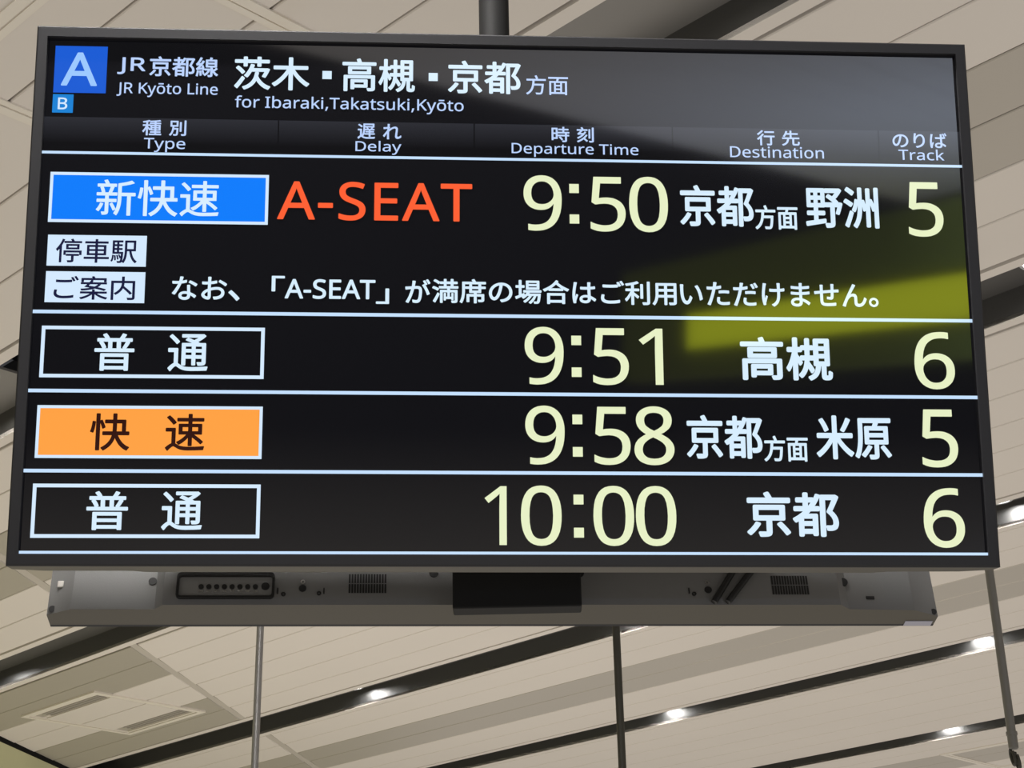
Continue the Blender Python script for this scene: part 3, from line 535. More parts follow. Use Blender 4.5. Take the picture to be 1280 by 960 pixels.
刻|1000|851,828 851,17 849,4 841,-3 827,-6 776,-7 691,-5 707,-41 716,-77 791,-76 845,-72 882,-64 898,-56 911,-44 919,-29 924,-9 925,17 925,828/672,725 672,167 743,167 743,725/460,578 432,528 400,480 196,472 245,526 293,585 338,647 600,647 600,716 393,716 378,757 354,802 327,845 258,826 289,771 312,716 54,716 54,647 251,647 207,584 167,534 140,504 119,484 100,470 82,463 96,426 106,393 134,400 203,407 347,416 298,365 245,318 188,276 128,239 66,206 91,176 113,146 184,188 253,236 318,289 379,348 435,413 485,482 528,556/526,388 479,314 424,245 361,181 293,123 219,70 140,24 59,-15 85,-47 107,-78 210,-21 308,45 401,122 488,39 556,-35 611,15 538,89 449,169 503,229 551,293 594,361
原|1000|369,402 788,402 788,308 369,308/369,552 788,552 788,459 369,459/699,165 796,57 876,-42 940,-4 856,93 758,197/371,199 320,130 261,63 200,4 234,-16 264,-37 323,26 385,100 442,175/131,785 131,501 129,402 123,295 107,184 79,77 35,-21 69,-39 99,-60 134,13 161,93 180,177 193,262 200,347 204,427 205,501 205,715 943,715 943,785/530,704 514,659 492,611 295,611 295,248 541,248 541,4 539,-6 533,-11 521,-13 475,-14 396,-12 410,-46 419,-79 487,-79 539,-76 576,-68 591,-60 602,-49 609,-36 613,-18 614,3 614,248 864,248 864,611 573,611 617,691
合|1000|517,843 468,778 411,716 346,658 275,605 200,557 121,515 40,479 70,447 94,413 172,451 248,494 248,444 753,444 753,511 833,464 916,422 930,447 949,470 969,490 876,532 787,580 703,633 624,694 551,764 583,809/277,513 360,573 437,638 506,710 583,635 664,570 749,513/196,324 196,-78 272,-78 272,-22 738,-22 738,-74 817,-74 817,324/272,48 272,256 738,256 738,48
場|1000|497,621 819,621 819,542 497,542/497,754 819,754 819,675 497,675/429,810 429,485 889,485 889,810/331,429 331,364 471,364 439,316 403,272 362,231 318,194 271,163 299,141 323,117 368,151 412,189 454,232 555,232 518,178 476,126 429,79 379,38 329,6 356,-16 379,-41 435,0 490,51 542,108 587,169 624,232 721,232 692,167 657,105 616,48 571,-2 523,-41 554,-61 579,-84 629,-37 676,21 719,88 755,159 783,232 861,232 848,104 833,27 816,-8 808,-15 798,-18 786,-19 752,-18 701,-14 713,-45 718,-76 774,-77 817,-76 839,-73 858,-65 875,-51 890,-27 903,13 914,72 924,154 934,264 936,294 503,294 526,328 546,364 961,364 961,429/34,178 63,103 359,249 343,315 241,269 241,552 349,552 349,624 241,624 241,832 170,832 170,624 53,624 53,552 170,552 170,237
席|1000|280,250 280,-37 353,-37 353,184 543,184 543,-82 617,-82 617,184 815,184 815,44 814,35 809,31 798,29 757,28 685,30 698,-3 706,-35 770,-35 819,-32 853,-25 868,-17 878,-7 885,6 888,23 889,43 889,250 617,250 617,328 780,328 780,489 944,489 944,552 780,552 780,641 707,641 707,552 448,552 448,641 378,641 378,552 226,552 226,489 378,489 378,328 543,328 543,250/707,489 707,390 448,390 448,489/467,826 490,784 510,739 121,739 121,450 120,357 113,255 99,151 72,50 31,-42 64,-61 93,-83 137,16 166,125 183,239 191,350 193,450 193,671 952,671 952,739 596,739 571,793 540,847
快|1000|170,840 170,-79 245,-79 245,840/80,647 69,559 52,468 28,390 87,369 111,453 128,549 137,639/247,656 277,592 303,525 321,469 377,497 359,552 331,616 300,679/805,381 650,381 654,445 655,507 655,610 805,610/580,840 580,681 384,681 384,610 580,610 580,507 579,445 575,381 330,381 330,308 565,308 551,255 531,203 504,153 468,104 423,57 366,14 297,-26 326,-54 350,-84 417,-42 473,3 519,50 557,101 587,153 611,206 628,260 655,195 687,134 723,79 764,29 811,-15 862,-53 920,-83 944,-46 974,-13 917,13 865,47 818,88 777,136 741,189 710,246 684,308 965,308 965,381 879,381 879,681 655,681 655,840
新|1000|360,213 406,130 442,51 495,83 474,131 444,186 411,240/135,235 111,174 79,117 41,68 94,30 133,85 168,150 196,220/553,744 553,400 551,316 545,228 529,138 502,53 460,-25 491,-46 518,-71 553,-12 579,54 598,124 611,195 618,266 622,335 623,400 623,432 775,432 775,-75 848,-75 848,432 958,432 958,502 623,502 623,694 730,713 834,738 927,767 866,822 778,792 668,766/214,827 238,782 258,735 61,735 61,672 503,672 503,735 336,735 311,790 282,844/377,667 353,587 323,507 46,507 46,443 251,443 251,339 50,339 50,273 251,273 251,18 250,10 247,7 239,5 162,5 176,-27 184,-59 228,-58 263,-55 290,-47 308,-33 317,-13 320,17 320,273 507,273 507,339 320,339 320,443 519,443 519,507 391,507 419,577 447,652/126,651 144,602 158,552 165,507 230,525 221,569 206,618 187,665
方|1000|440,818 479,740 508,667 68,667 68,594 341,594 334,494 322,393 301,295 267,201 215,115 143,39 46,-23 77,-51 101,-82 176,-36 237,18 288,78 327,143 358,213 381,286 398,361 756,361 746,240 735,148 722,81 707,37 691,12 678,4 662,1 643,0 575,1 474,7 487,-16 496,-42 501,-66 597,-70 669,-69 703,-64 731,-54 756,-34 777,-1 795,53 810,134 823,248 835,398 838,434 410,434 418,514 423,594 936,594 936,667 514,667 585,698 554,769 512,846
時|1000|445,209 496,151 541,89 572,33 636,72 603,127 557,188 505,244/631,841 631,721 421,721 421,654 631,654 631,527 379,527 379,459 763,459 763,346 384,346 384,279 763,279 763,10 761,-1 755,-7 742,-9 692,-10 608,-8 624,-44 633,-79 704,-78 757,-74 796,-66 812,-58 824,-47 831,-33 836,-14 837,9 837,279 954,279 954,346 837,346 837,459 964,459 964,527 705,527 705,654 922,654 922,721 705,721 705,841/291,416 291,185 146,185 146,416/291,484 146,484 146,706 291,706/76,775 76,35 146,35 146,117 362,117 362,775
普|1000|154,619 186,569 213,517 231,469 296,496 278,543 249,595 215,643/777,647 739,566 694,489 752,468 799,540 845,624/691,842 659,781 620,719 330,719 371,737 353,771 328,808 299,842 234,816 270,768 298,719 108,719 108,655 363,655 363,459 52,459 52,396 950,396 950,459 633,459 633,655 901,655 901,719 701,719 733,767 765,818/434,655 561,655 561,459 434,459/262,117 741,117 741,16 262,16/262,176 262,274 741,274 741,176/189,334 189,-79 262,-79 262,-44 741,-44 741,-75 818,-75 818,334
木|1000|460,839 460,594 67,594 67,519 425,519 364,416 291,317 208,227 120,150 28,90 58,60 84,27 168,86 250,160 327,244 398,338 460,438 460,-80 539,-80 539,439 602,341 673,248 750,163 831,89 913,29 940,64 970,94 879,154 791,231 708,320 634,418 572,519 935,519 935,594 539,594 539,839
案|1000|52,230 52,166 401,166 341,121 272,81 195,46 115,17 34,-5 59,-34 81,-66 164,-40 247,-4 325,38 398,87 460,141 460,-79 535,-79 535,146 599,91 673,40 754,-4 839,-40 924,-68 946,-35 972,-5 890,17 809,46 731,81 660,121 599,166 949,166 949,230 535,230 535,313 460,313 460,230/431,823 466,765 80,765 80,621 151,621 151,701 852,701 852,621 925,621 925,765 546,765 522,806 494,846/663,535 625,493 579,457 524,426 416,447 307,465 377,535/190,427 418,388 314,365 195,349 61,339 77,310 89,278 196,287 293,300 383,317 463,337 536,363 657,334 764,304 854,274 917,327 782,367 619,406 669,443 711,486 746,535 940,535 940,596 432,596 487,667 420,689 388,644 351,596 64,596 64,535 298,535 243,477
槻|1000|687,584 855,584 855,474 687,474/687,414 855,414 855,304 687,304/687,752 855,752 855,643 687,643/339,663 339,597 433,597 433,488 433,435 329,435 329,368 430,368 425,314 416,260 403,206 385,154 360,105 329,60 290,20 316,-3 338,-29 378,13 411,60 437,111 458,165 473,220 520,142 557,75 599,131 551,212 488,307 494,368 598,368 598,435 497,435 498,488 498,597 589,597 589,663 498,663 498,824 433,824 433,663/619,815 619,241 668,241 662,186 651,137 636,93 613,54 583,21 543,-8 493,-31 516,-56 533,-83 589,-54 634,-20 669,20 695,66 713,118 725,177 733,241 785,241 785,13 787,-21 792,-43 802,-56 817,-65 835,-71 854,-72 899,-72 923,-70 943,-63 959,-49 970,-29 975,12 978,71 952,83 930,98 929,47 926,14 921,3 915,-5 907,-8 894,-9 869,-9 860,-7 852,-3 848,3 846,12 846,241 925,241 925,815/175,840 175,623 52,623 52,553 169,553 150,470 125,385 96,305 64,234 31,175 51,145 68,113 107,187 143,280 175,382 175,-79 242,-79 242,388 280,311 309,247 348,301 299,384 242,475 242,553 338,553 338,623 242,623 242,840
洲|1000|412,818 412,469 411,392 407,315 397,240 381,166 356,96 322,28 275,-35 308,-56 337,-80 386,-11 423,62 450,139 467,219 478,301 483,384 484,468 484,818/332,556 315,471 288,387 252,316 308,285 332,328 351,378 367,432 380,486 390,539/487,522 515,448 538,371 552,303 610,325 595,392 572,468 542,541/81,776 140,741 198,701 243,665 289,726 243,760 184,796 126,829/38,506 130,455 207,404 251,465 172,513 80,561/58,-27 126,-67 194,88 257,253 197,292 152,177 103,65/842,819 842,355 816,421 782,492 744,559 695,538 695,803 624,803 624,-58 695,-58 695,523 735,448 768,371 791,303 842,326 842,-79 915,-79 915,819
満|1000|86,776 150,742 211,701 257,663 303,723 255,760 194,797 130,829/37,498 105,469 169,434 219,399 262,463 210,496 144,529 77,555/64,-21 130,-67 210,90 285,256 227,301 173,184 116,72/323,405 323,-79 391,-79 391,339 589,339 589,135 508,135 508,285 458,285 458,16 508,16 508,77 732,77 732,31 781,31 781,285 732,285 732,135 647,135 647,339 853,339 853,2 851,-8 846,-13 836,-15 793,-16 723,-14 735,-46 743,-78 807,-78 855,-76 889,-68 910,-53 921,-31 924,1 924,405 654,405 654,490 956,490 956,557 780,557 780,669 928,669 928,736 780,736 780,840 707,840 707,736 530,736 530,840 460,840 460,736 316,736 316,669 460,669 460,557 282,557 282,490 582,490 582,405/530,669 707,669 707,557 530,557
用|1000|153,770 153,407 152,345 148,279 140,213 126,146 105,82 74,20 32,-36 63,-58 90,-85 131,-31 163,29 187,93 205,160 216,227 467,227 467,-71 543,-71 543,227 813,227 813,22 810,8 802,0 786,-3 727,-4 629,-2 644,-38 655,-74 737,-74 799,-71 841,-62 859,-53 872,-41 881,-25 885,-4 887,22 887,770/227,698 467,698 467,537 227,537/813,698 813,537 543,537 543,698/227,466 467,466 467,298 223,298 226,354 227,407/813,466 813,298 543,298 543,466
種|1000|433,535 433,214 641,214 641,142 422,142 422,82 641,82 641,3 365,3 365,-59 965,-59 965,3 713,3 713,82 931,82 931,142 713,142 713,214 926,214 926,535 713,535 713,602 946,602 946,664 713,664 713,738 837,752 944,771 898,828 758,805 585,789 409,779 420,750 427,721 641,732 641,664 391,664 391,602 641,602 641,535/500,350 641,350 641,270 500,270/713,350 857,350 857,270 713,270/500,479 641,479 641,400 500,400/713,479 857,479 857,400 713,400/361,826 271,794 159,766 43,744 56,716 65,687 137,698 212,712 212,558 49,558 49,488 202,488 175,418 142,348 106,281 67,221 28,172 49,139 67,103 118,176 168,266 212,365 212,-78 286,-78 286,353 338,286 377,229 422,288 357,356 286,426 286,488 411,488 411,558 286,558 286,729 354,747 413,768
米|1000|813,791 771,705 719,616 667,539 731,509 785,582 841,669 894,758/116,753 172,673 221,589 253,516 327,549 292,623 241,704 184,782/459,839 459,455 58,455 58,380 400,380 341,296 272,216 196,143 116,79 35,29 65,-1 91,-34 171,22 251,90 327,168 398,253 459,343 459,-80 538,-80 538,346 601,258 673,174 750,97 831,30 911,-25 937,9 968,39 887,88 806,150 729,221 658,299 598,380 941,380 941,455 538,455 538,839
線|1000|523,530 837,530 837,441 523,441/523,674 837,674 837,587 523,587/182,189 197,77 204,-27 263,-16 254,87 238,198/84,197 72,112 56,31 35,-40 66,-50 94,-62 114,11 132,97 145,186/275,208 303,123 322,43 377,61 356,139 327,223/885,345 833,288 772,230 745,287 724,347 724,381 909,381 909,734 682,734 724,823 641,841 626,789 607,734 453,734 453,381 653,381 653,3 652,-6 647,-10 636,-12 534,-12 548,-46 556,-81 614,-81 658,-77 690,-69 711,-54 721,-30 724,3 724,192 754,135 789,83 827,37 869,-3 915,-36 938,-5 964,23 927,45 891,73 858,105 828,141 800,180 871,237 941,300/416,298 416,235 547,235 521,179 488,128 450,84 407,48 362,20 385,-5 405,-32 464,8 518,60 565,123 603,199 631,285 587,300 575,298/66,240 94,250 165,263 314,287 325,229 386,247 373,311 353,386 329,460 271,446 287,397 301,346 157,327 237,427 312,537 380,652 315,690 279,622 240,556 137,547 191,629 241,720 287,813 217,842 171,735 123,644 89,590 70,563 52,544 35,535 59,466 95,475 198,490 148,420 115,378 87,345 63,322 41,311 55,274
茨|1000|89,529 149,476 205,418 246,366 299,418 256,469 200,525 139,576/56,7 116,-48 209,86 298,227 247,279 182,179 116,85/475,629 451,556 422,486 387,420 349,361 306,310 340,290 370,268 409,318 446,376 480,440 840,440 805,359 767,289 833,267 871,332 908,410 942,492 886,510 873,506 510,506 530,558 548,612/642,840 642,755 361,755 361,840 287,840 287,755 61,755 61,687 287,687 287,586 361,586 361,687 642,687 642,586 717,586 717,687 932,687 932,755 717,755 717,840/590,402 577,333 559,263 530,194 489,129 433,70 358,18 261,-23 285,-51 303,-82 371,-53 430,-20 480,18 522,60 557,104 586,152 609,201 653,127 705,61 765,4 834,-43 911,-78 935,-42 963,-9 900,15 841,47 788,86 742,131 701,181 666,237 639,297 651,350 659,402
行|1000|435,780 435,708 927,708 927,780/267,841 203,764 121,688 35,622 58,593 79,562 172,636 262,722 339,811/391,504 391,432 728,432 728,17 725,4 717,-2 702,-5 643,-6 545,-3 561,-40 570,-77 655,-77 717,-75 759,-66 776,-57 789,-45 798,-29 802,-9 804,16 804,432 955,432 955,504/307,626 261,558 208,491 149,428 87,371 25,322 53,291 78,259 135,308 192,364 192,-83 266,-83 266,446 326,522 378,600
車|1000|158,606 158,216 459,216 459,135 53,135 53,66 459,66 459,-83 536,-83 536,66 951,66 951,135 536,135 536,216 846,216 846,606 536,606 536,680 917,680 917,749 536,749 536,839 459,839 459,749 83,749 83,680 459,680 459,606/230,382 459,382 459,279 230,279/536,382 771,382 771,279 536,279/230,543 459,543 459,441 230,441/536,543 771,543 771,441 536,441
通|1000|65,757 128,700 188,639 235,585 290,635 242,687 180,746 117,800/256,465 43,465 43,394 184,394 184,110 138,84 89,43 39,-8 86,-70 116,-31 145,4 173,31 198,49 220,56 246,46 279,23 318,-3 362,-25 410,-40 464,-50 525,-55 595,-57 786,-54 948,-47 956,-10 969,26 788,13 596,8 532,9 474,12 422,20 375,34 333,56 289,87 256,108/364,803 364,744 787,744 719,698 645,658 571,690 499,717 451,674 549,634 647,589 363,589 363,71 434,71 434,237 603,237 603,75 671,75 671,237 845,237 845,146 843,136 838,131 828,129 726,130 739,100 747,69 806,69 851,72 883,80 903,94 914,115 917,146 917,589 786,589 712,628 786,671 857,719 917,771 870,807 855,803/845,531 845,443 671,443 671,531/434,387 603,387 603,296 434,296/434,443 434,531 603,531 603,443/845,387 845,296 671,296 671,387
速|1000|68,760 126,702 181,641 223,587 283,632 240,685 184,744 125,799/266,483 48,483 48,413 194,413 194,100 146,76 95,38 42,-9 89,-72 121,-36 151,-5 180,20 207,37 231,43 257,34 288,14 327,-11 371,-31 419,-45 473,-55 533,-60 600,-61 779,-57 941,-50 949,-12 962,24 789,12 602,7 540,8 483,12 432,20 385,32 344,50 299,77 266,97/428,528 587,528 587,400 428,400/660,528 827,528 827,400 660,400/587,839 587,736 318,736 318,671 587,671 587,588 358,588 358,340 554,340 515,290 468,242 416,200 362,163 306,135 332,108 355,78 405,108 454,144 502,187 547,233 587,283 587,49 660,49 660,281 744,217 821,153 880,95 928,145 861,207 775,275 684,340 899,340 899,588 660,588 660,671 945,671 945,736 660,736 660,839
遅|1000|70,735 136,692 198,644 246,600 297,652 248,695 184,739 118,780/355,802 355,551 354,470 347,382 334,292 309,204 272,124 304,108 333,89 372,174 398,269 414,367 421,463 423,551 423,600 923,600 923,802/423,746 851,746 851,656 423,656/465,361 465,306 644,306 644,233 415,233 415,175 644,175 644,52 715,52 715,175 946,175 946,233 715,233 715,306 901,306 901,361 715,361 715,431 927,431 927,488 803,488 859,579 793,600 766,544 733,488 609,488 624,494 609,527 587,564 561,598 504,576 534,533 557,488 440,488 440,431 644,431 644,361/252,490 54,490 54,420 179,420 179,101 134,75 87,35 39,-14 89,-79 119,-41 148,-6 175,21 200,39 222,46 249,37 282,14 320,-12 363,-34 411,-50 465,-60 525,-65 594,-67 781,-64 939,-57 947,-17 961,21 783,7 596,2 533,3 476,7 424,16 377,30 335,51 287,83 252,105
都|1000|508,806 476,736 439,670 439,724 313,724 313,832 243,832 243,724 89,724 89,657 243,657 243,537 43,537 43,470 283,470 202,398 115,336 21,283 46,253 68,222 109,245 149,271 149,-75 217,-75 217,-16 443,-16 443,-61 515,-61 515,373 281,373 331,420 377,470 560,470 560,537 431,537 485,615 533,697 576,785/313,657 431,657 390,596 344,537 313,537/217,47 217,153 443,153 443,47/217,213 217,311 443,311 443,213/603,783 603,-80 677,-80 677,712 864,712 827,625 786,530 741,439 795,388 834,340 859,294 873,252 878,212 876,178 867,151 848,133 826,125 801,122 763,121 716,124 727,100 735,74 738,50 787,49 832,51 869,59 900,74 919,91 934,113 943,139 949,171 951,206 947,250 935,295 911,344 873,395 818,449 894,600 963,752 909,786 897,783
野|1000|135,560 256,560 256,449 135,449/320,560 440,560 440,449 320,449/135,728 256,728 256,619 135,619/320,728 440,728 440,619 320,619/38,32 48,-42 531,30 530,96 324,68 324,206 505,206 505,274 324,274 324,387 505,387 505,790 72,790 72,387 252,387 252,274 71,274 71,206 252,206 252,59/577,613 652,569 724,519 787,467 526,467 526,395 687,395 687,13 685,2 679,-4 667,-6 620,-7 540,-4 555,-42 564,-79 631,-78 684,-75 722,-66 738,-57 749,-46 757,-31 761,-12 762,11 762,395 879,395 852,308 823,235 885,218 914,288 943,371 970,456 919,470 906,467 847,467 867,489 827,525 778,563 843,622 903,690 954,759 904,792 889,788 538,788 538,720 835,720 802,678 765,637 726,600 675,632 625,659
面|1000|389,334 601,334 601,221 389,221/389,395 389,506 601,506 601,395/389,160 601,160 601,43 389,43/58,774 58,702 444,702 431,638 416,576 104,576 104,-80 176,-80 176,-27 820,-27 820,-80 896,-80 896,576 493,576 532,702 945,702 945,774/176,43 176,506 320,506 320,43/820,43 670,43 670,506 820,506
駅|1000|226,216 244,161 258,104 265,54 306,64 297,113 283,170 264,224/152,206 164,111 166,21 207,28 206,84 200,148 191,211/81,226 78,173 71,122 62,74 48,32 29,-3 71,-28 92,10 107,56 117,107 123,162 127,218/536,799 536,419 535,355 532,287 525,217 513,148 495,80 468,16 433,-43 465,-61 494,-82 541,2 573,96 592,195 602,295 606,389 697,389 713,300 733,218 758,142 789,73 825,12 868,-40 919,-84 942,-51 970,-23 924,13 884,59 850,112 822,172 799,239 780,312 765,389 926,389 926,799/606,730 857,730 857,459 606,459/249,587 249,496 152,496 152,587/87,799 87,283 400,283 390,128 366,186 333,246 298,233 321,189 341,143 355,102 388,116 380,52 371,11 361,-10 353,-18 344,-21 332,-22 300,-21 252,-17 263,-48 269,-79 321,-80 361,-79 382,-75 400,-67 416,-52 430,-26 441,19 450,87 458,184 465,314 467,344 312,344 312,437 438,437 438,496 312,496 312,587 438,587 438,647 312,647 312,736 458,736 458,799/249,647 152,647 152,736 249,736/249,437 249,344 152,344 152,437
高|1000|286,559 719,559 719,468 286,468/211,614 211,413 797,413 797,614/441,826 470,736 59,736 59,670 937,670 937,736 553,736 534,789 513,843/96,357 96,-79 168,-79 168,294 830,294 830,-1 828,-10 823,-15 813,-16 774,-16 711,-15 725,-43 735,-72 792,-72 837,-70 869,-63 890,-50 902,-31 905,0 905,357/281,235 281,-21 352,-21 352,29 706,29 706,235/352,179 638,179 638,85 352,85
'''.strip('\n').split('\n'):
    _c, _adv, _sp = _line[0], *_line[2:].split('|')
    GLYPHS[_c] = (int(_adv), [[tuple(map(int, q.split(','))) for q in s.split(' ')] for s in _sp.split('/')])
_o = GLYPHS['o']
GLYPHS['\u014d'] = (_o[0], _o[1] + [[(150, 640), (150, 706), (450, 706), (450, 640)]])

Y_TEXT = -0.0009


def lettering(name, text, box, mat, root, bold=0.0, label=None, gap=0.0):
    """flat lit lettering whose ink fills box = (x0, z0, x1, z1) in millimetres"""
    cu = bpy.data.curves.new(name, 'CURVE')
    cu.dimensions = '2D'
    cu.fill_mode = 'BOTH'
    x = 0.0
    xs, ys = [], []
    allsp = []
    for chx in text:
        if chx == ' ':
            x += 260
            continue
        adv, sps = GLYPHS[chx]
        for s in sps:
            pts = [(px + x, py) for px, py in s]
            allsp.append(pts)
            xs += [q[0] for q in pts]
            ys += [q[1] for q in pts]
        x += adv + gap
    b = bold
    sx = (box[2] - box[0] - 2 * b) / (max(xs) - min(xs)) / 1000
    sz = (box[3] - box[1] - 2 * b) / (max(ys) - min(ys)) / 1000
    x0, y0 = min(xs), min(ys)
    for pts in allsp:
        sp = cu.splines.new('POLY')
        sp.points.add(len(pts) - 1)
        for q, (px, py) in zip(sp.points, pts):
            q.co = ((px - x0) * sx + (box[0] + b) / 1000, (py - y0) * sz + (box[1] + b) / 1000, 0, 1)
        sp.use_cyclic_u = True
    tmp = bpy.data.objects.new(name, cu)
    me = bpy.data.meshes.new_from_object(tmp)
    verts = [tuple(v.co) for v in me.vertices]
    faces = [tuple(p.vertices) for p in me.polygons]
    bpy.data.objects.remove(tmp)
    bpy.data.curves.remove(cu)
    bpy.data.meshes.remove(me)
    mb = MB()
    if b:
        offs = [(math.cos(math.pi * k / 4) * b / 1000, math.sin(math.pi * k / 4) * b / 1000) for k in range(8)]
    else:
        offs = [(0, 0)]
    for k, (dx, dz) in enumerate(offs):
        vv = [(vx + dx, Y_TEXT - k * 4e-6, vy + dz) for vx, vy, _ in verts]
        ff = []
        for f in faces:
            p, q, r = (vv[i] for i in f[:3])
            nrm = (q[0] - p[0]) * (r[2] - p[2]) - (q[2] - p[2]) * (r[0] - p[0])
            ff.append(f if nrm > 0 else f[::-1])
        mb.add(vv, ff)
    o = mb.build(name, mat, root)
    if label:
        o['label'] = label
    return o


def patch(name, boxes, mat, root, y=-0.0005, label=None):
    mb = MB()
    for x0, z0, x1, z1 in boxes:
        mb.add([(x0 / 1000, y, z0 / 1000), (x1 / 1000, y, z0 / 1000), (x1 / 1000, y, z1 / 1000), (x0 / 1000, y, z1 / 1000)], [(0, 1, 2, 3)])
    o = mb.build(name, mat, root)
    if label:
        o['label'] = label
    return o


board = thing('departure_board', 'large black departure board with lit train times, hung from the ceiling and facing the viewer', 'departure board', MW_FRONT)
display_body(board)
scr = MB().box(-SW_ / 2, SW_ / 2, 0.0, 0.02, -SH_ / 2, SH_ / 2).build('screen', M['screen'], board)

# heading
patch('line_badge', [(-811.5, 360.1, -719.3, 449.2)], M['px_navy_blue'], scr, label='blue square badge with a pale letter A')
lettering('badge_letter', 'A', (-799.0, 373.4, -735.1, 437.0), M['px_pale_blue'], scr, 1.3, 'pale blue letter A')
patch('line_badge', [(-811.5, 322.2, -775.3, 357.0)], M['px_sky'], scr, label='small light blue square badge with a letter B')
lettering('badge_letter', 'B', (-802.0, 328.4, -785.4, 350.6), M['px_label'], scr, 0.35, 'small pale letter B')
lettering('line_name', 'JR', (-700.6, 397.0, -651.1, 429.4), M['px_head'], scr, 0.6, 'line name letters JR', gap=25)
lettering('line_name', '京都線', (-644.0, 394.5, -521.9, 432.5), M['px_head'], scr, 0.65, 'line name 京都線')
lettering('english_line_name', 'JR Kyōto Line', (-700.0, 354.3, -521.5, 382.0), M['px_head'], scr, 0.2, 'JR Kyōto Line')
lettering('heading_place', '茨木', (-493.0, 371.8, -358.8, 435.4), M['px_white'], scr, 1.2, 'heading 茨木')
patch('heading_dot', [(-335.8, 395.0, -319.2, 410.5)], M['px_white'], scr)
lettering('heading_place', '高槻', (-300.2, 372.2, -169.4, 435.8), M['px_white'], scr, 1.2, 'heading 高槻')
patch('heading_dot', [(-144.8, 395.0, -128.4, 410.5)], M['px_white'], scr)
lettering('heading_place', '京都', (-110.1, 372.0, 22.1, 435.5), M['px_white'], scr, 1.2, 'heading 京都')
lettering('heading_direction', '方面', (31.4, 372.1, 107.8, 409.7), M['px_head'], scr, 0.3, 'heading 方面')
lettering('english_heading', 'for Ibaraki,Takatsuki,Kyōto', (-490.4, 330.8, -81.6, 360.6), M['px_head'], scr, 0.2, 'for Ibaraki,Takatsuki,Kyōto')

# column header bar: the graphic runs from grey at its upper edge to black
hb = patch('header_bar', [(-825.0, 250.0, 826.0, 314.5)], None, scr, -0.0003, 'grey to black bar behind the column titles')
mh = glass_panel('px_header_bar', (0, 0, 0))
nt = mh.node_tree
tc = nt.nodes.new('ShaderNodeTexCoord')
sp_ = nt.nodes.new('ShaderNodeSeparateXYZ')
mr = nt.nodes.new('ShaderNodeMapRange')
mr.inputs['From Min'].default_value = 0.2500
mr.inputs['From Max'].default_value = 0.3145
rp = nt.nodes.new('ShaderNodeValToRGB')
rp.color_ramp.elements[0].color = (0.0, 0.0, 0.0, 1)
rp.color_ramp.elements[0].position = 0.25
rp.color_ramp.elements[1].color = (0.021, 0.022, 0.028, 1)
nt.links.new(tc.outputs['Object'], sp_.inputs[0])
nt.links.new(sp_.outputs['Z'], mr.inputs['Value'])
nt.links.new(mr.outputs[0], rp.inputs[0])
nt.links.new(rp.outputs[0], nt.nodes['Principled BSDF'].inputs['Emission Color'])
hb.data.materials.clear()
hb.data.materials.append(mh)
for x in (-412.0, -62.6, 296.2, 674.8):
    patch('column_separator', [(x - 1.1, 256.4, x + 1.1, 314.5)], M['px_sep'], scr, -0.0005)
for jp, en, eb in (
        ((('種', -651.9, -618.5), ('別', -604.7, -574.6)), 'Type', (-648.1, 250.9, -575.4, 277.3)),
        ((('遅', -271.4, -240.0), ('れ', -226.0, -193.1)), 'Delay', (-274.6, 252.8, -192.9, 278.6)),
        ((('時', 76.8, 109.0), ('刻', 122.4, 153.2)), 'Departure Time', (4.6, 253.2, 233.6, 279.5)),
        ((('行', 450.4, 483.1), ('先', 496.0, 528.8)), 'Destination', (400.3, 258.3, 572.1, 280.0)),
        ((('のりば', 699.9, 800.7),), 'Track', (709.7, 258.3, 794.1, 279.4))):
    for chx, x0, x1 in jp:
        lettering('column_title', chx, (x0, 282.0, x1, 311.2), M['px_head'], scr, 0.5, 'column title ' + chx)
    lettering('english_column_title', en, eb, M['px_head'], scr, 0.15, 'column title ' + en)

# ruled lines
for z0, z1 in ((245.4, 250.4), (-46.0, -39.8), (-185.7, -179.6), (-324.4, -318.4), (-463.6, -457.5)):
    patch('row_divider', [(-825.0, z0, 826.0, z1)], M['px_rule'], scr)


def badge(z0, z1, fill, edge, text, ink, bold, tl, tboxes):
    x0, x1 = -808.0, -426.4
    patch('type_badge_border', [(x0, z0, x1, z0 + edge), (x0, z1 - edge, x1, z1), (x0, z0 + edge, x0 + edge, z1 - edge), (x1 - edge, z0 + edge, x1, z1 - edge)],
          M['px_label'], scr, -0.0006, 'pale border of the train type badge')
    if fill:
        patch('type_badge', [(x0 + edge, z0 + edge, x1 - edge, z1 - edge)], fill, scr, -0.0005, tl)
    for t, b in tboxes:
        lettering('train_type', t, b, ink, scr, bold, 'train type ' + t)


badge(119.0, 211.4, M['px_blue'], 5.4, '新快速', M['px_white'], 0.7, 'bright blue train type badge', [('新快速', (-726.5, 131.7, -512.7, 198.6))])
badge(-159.5, -68.2, None, 6.2, '普通', M['px_white'], 1.0, '', [('普', (-716.7, -147.2, -648.7, -80.6)), ('通', (-591.4, -147.2, -522.7, -80.6))])
badge(-299.6, -208.2, M['px_amber'], 5.2, '快速', M['px_brown'], 1.0, 'orange train type badge', [('快', (-717.5, -286.6, -650.3, -221.7)), ('速', (-590.5, -286.4, -523.8, -221.7))])
badge(-435.6, -343.6, None, 6.2, '普通', M['px_white'], 1.0, '', [('普', (-717.1, -422.4, -647.8, -356.0)), ('通', (-591.6, -422.4, -523.3, -356.0))])

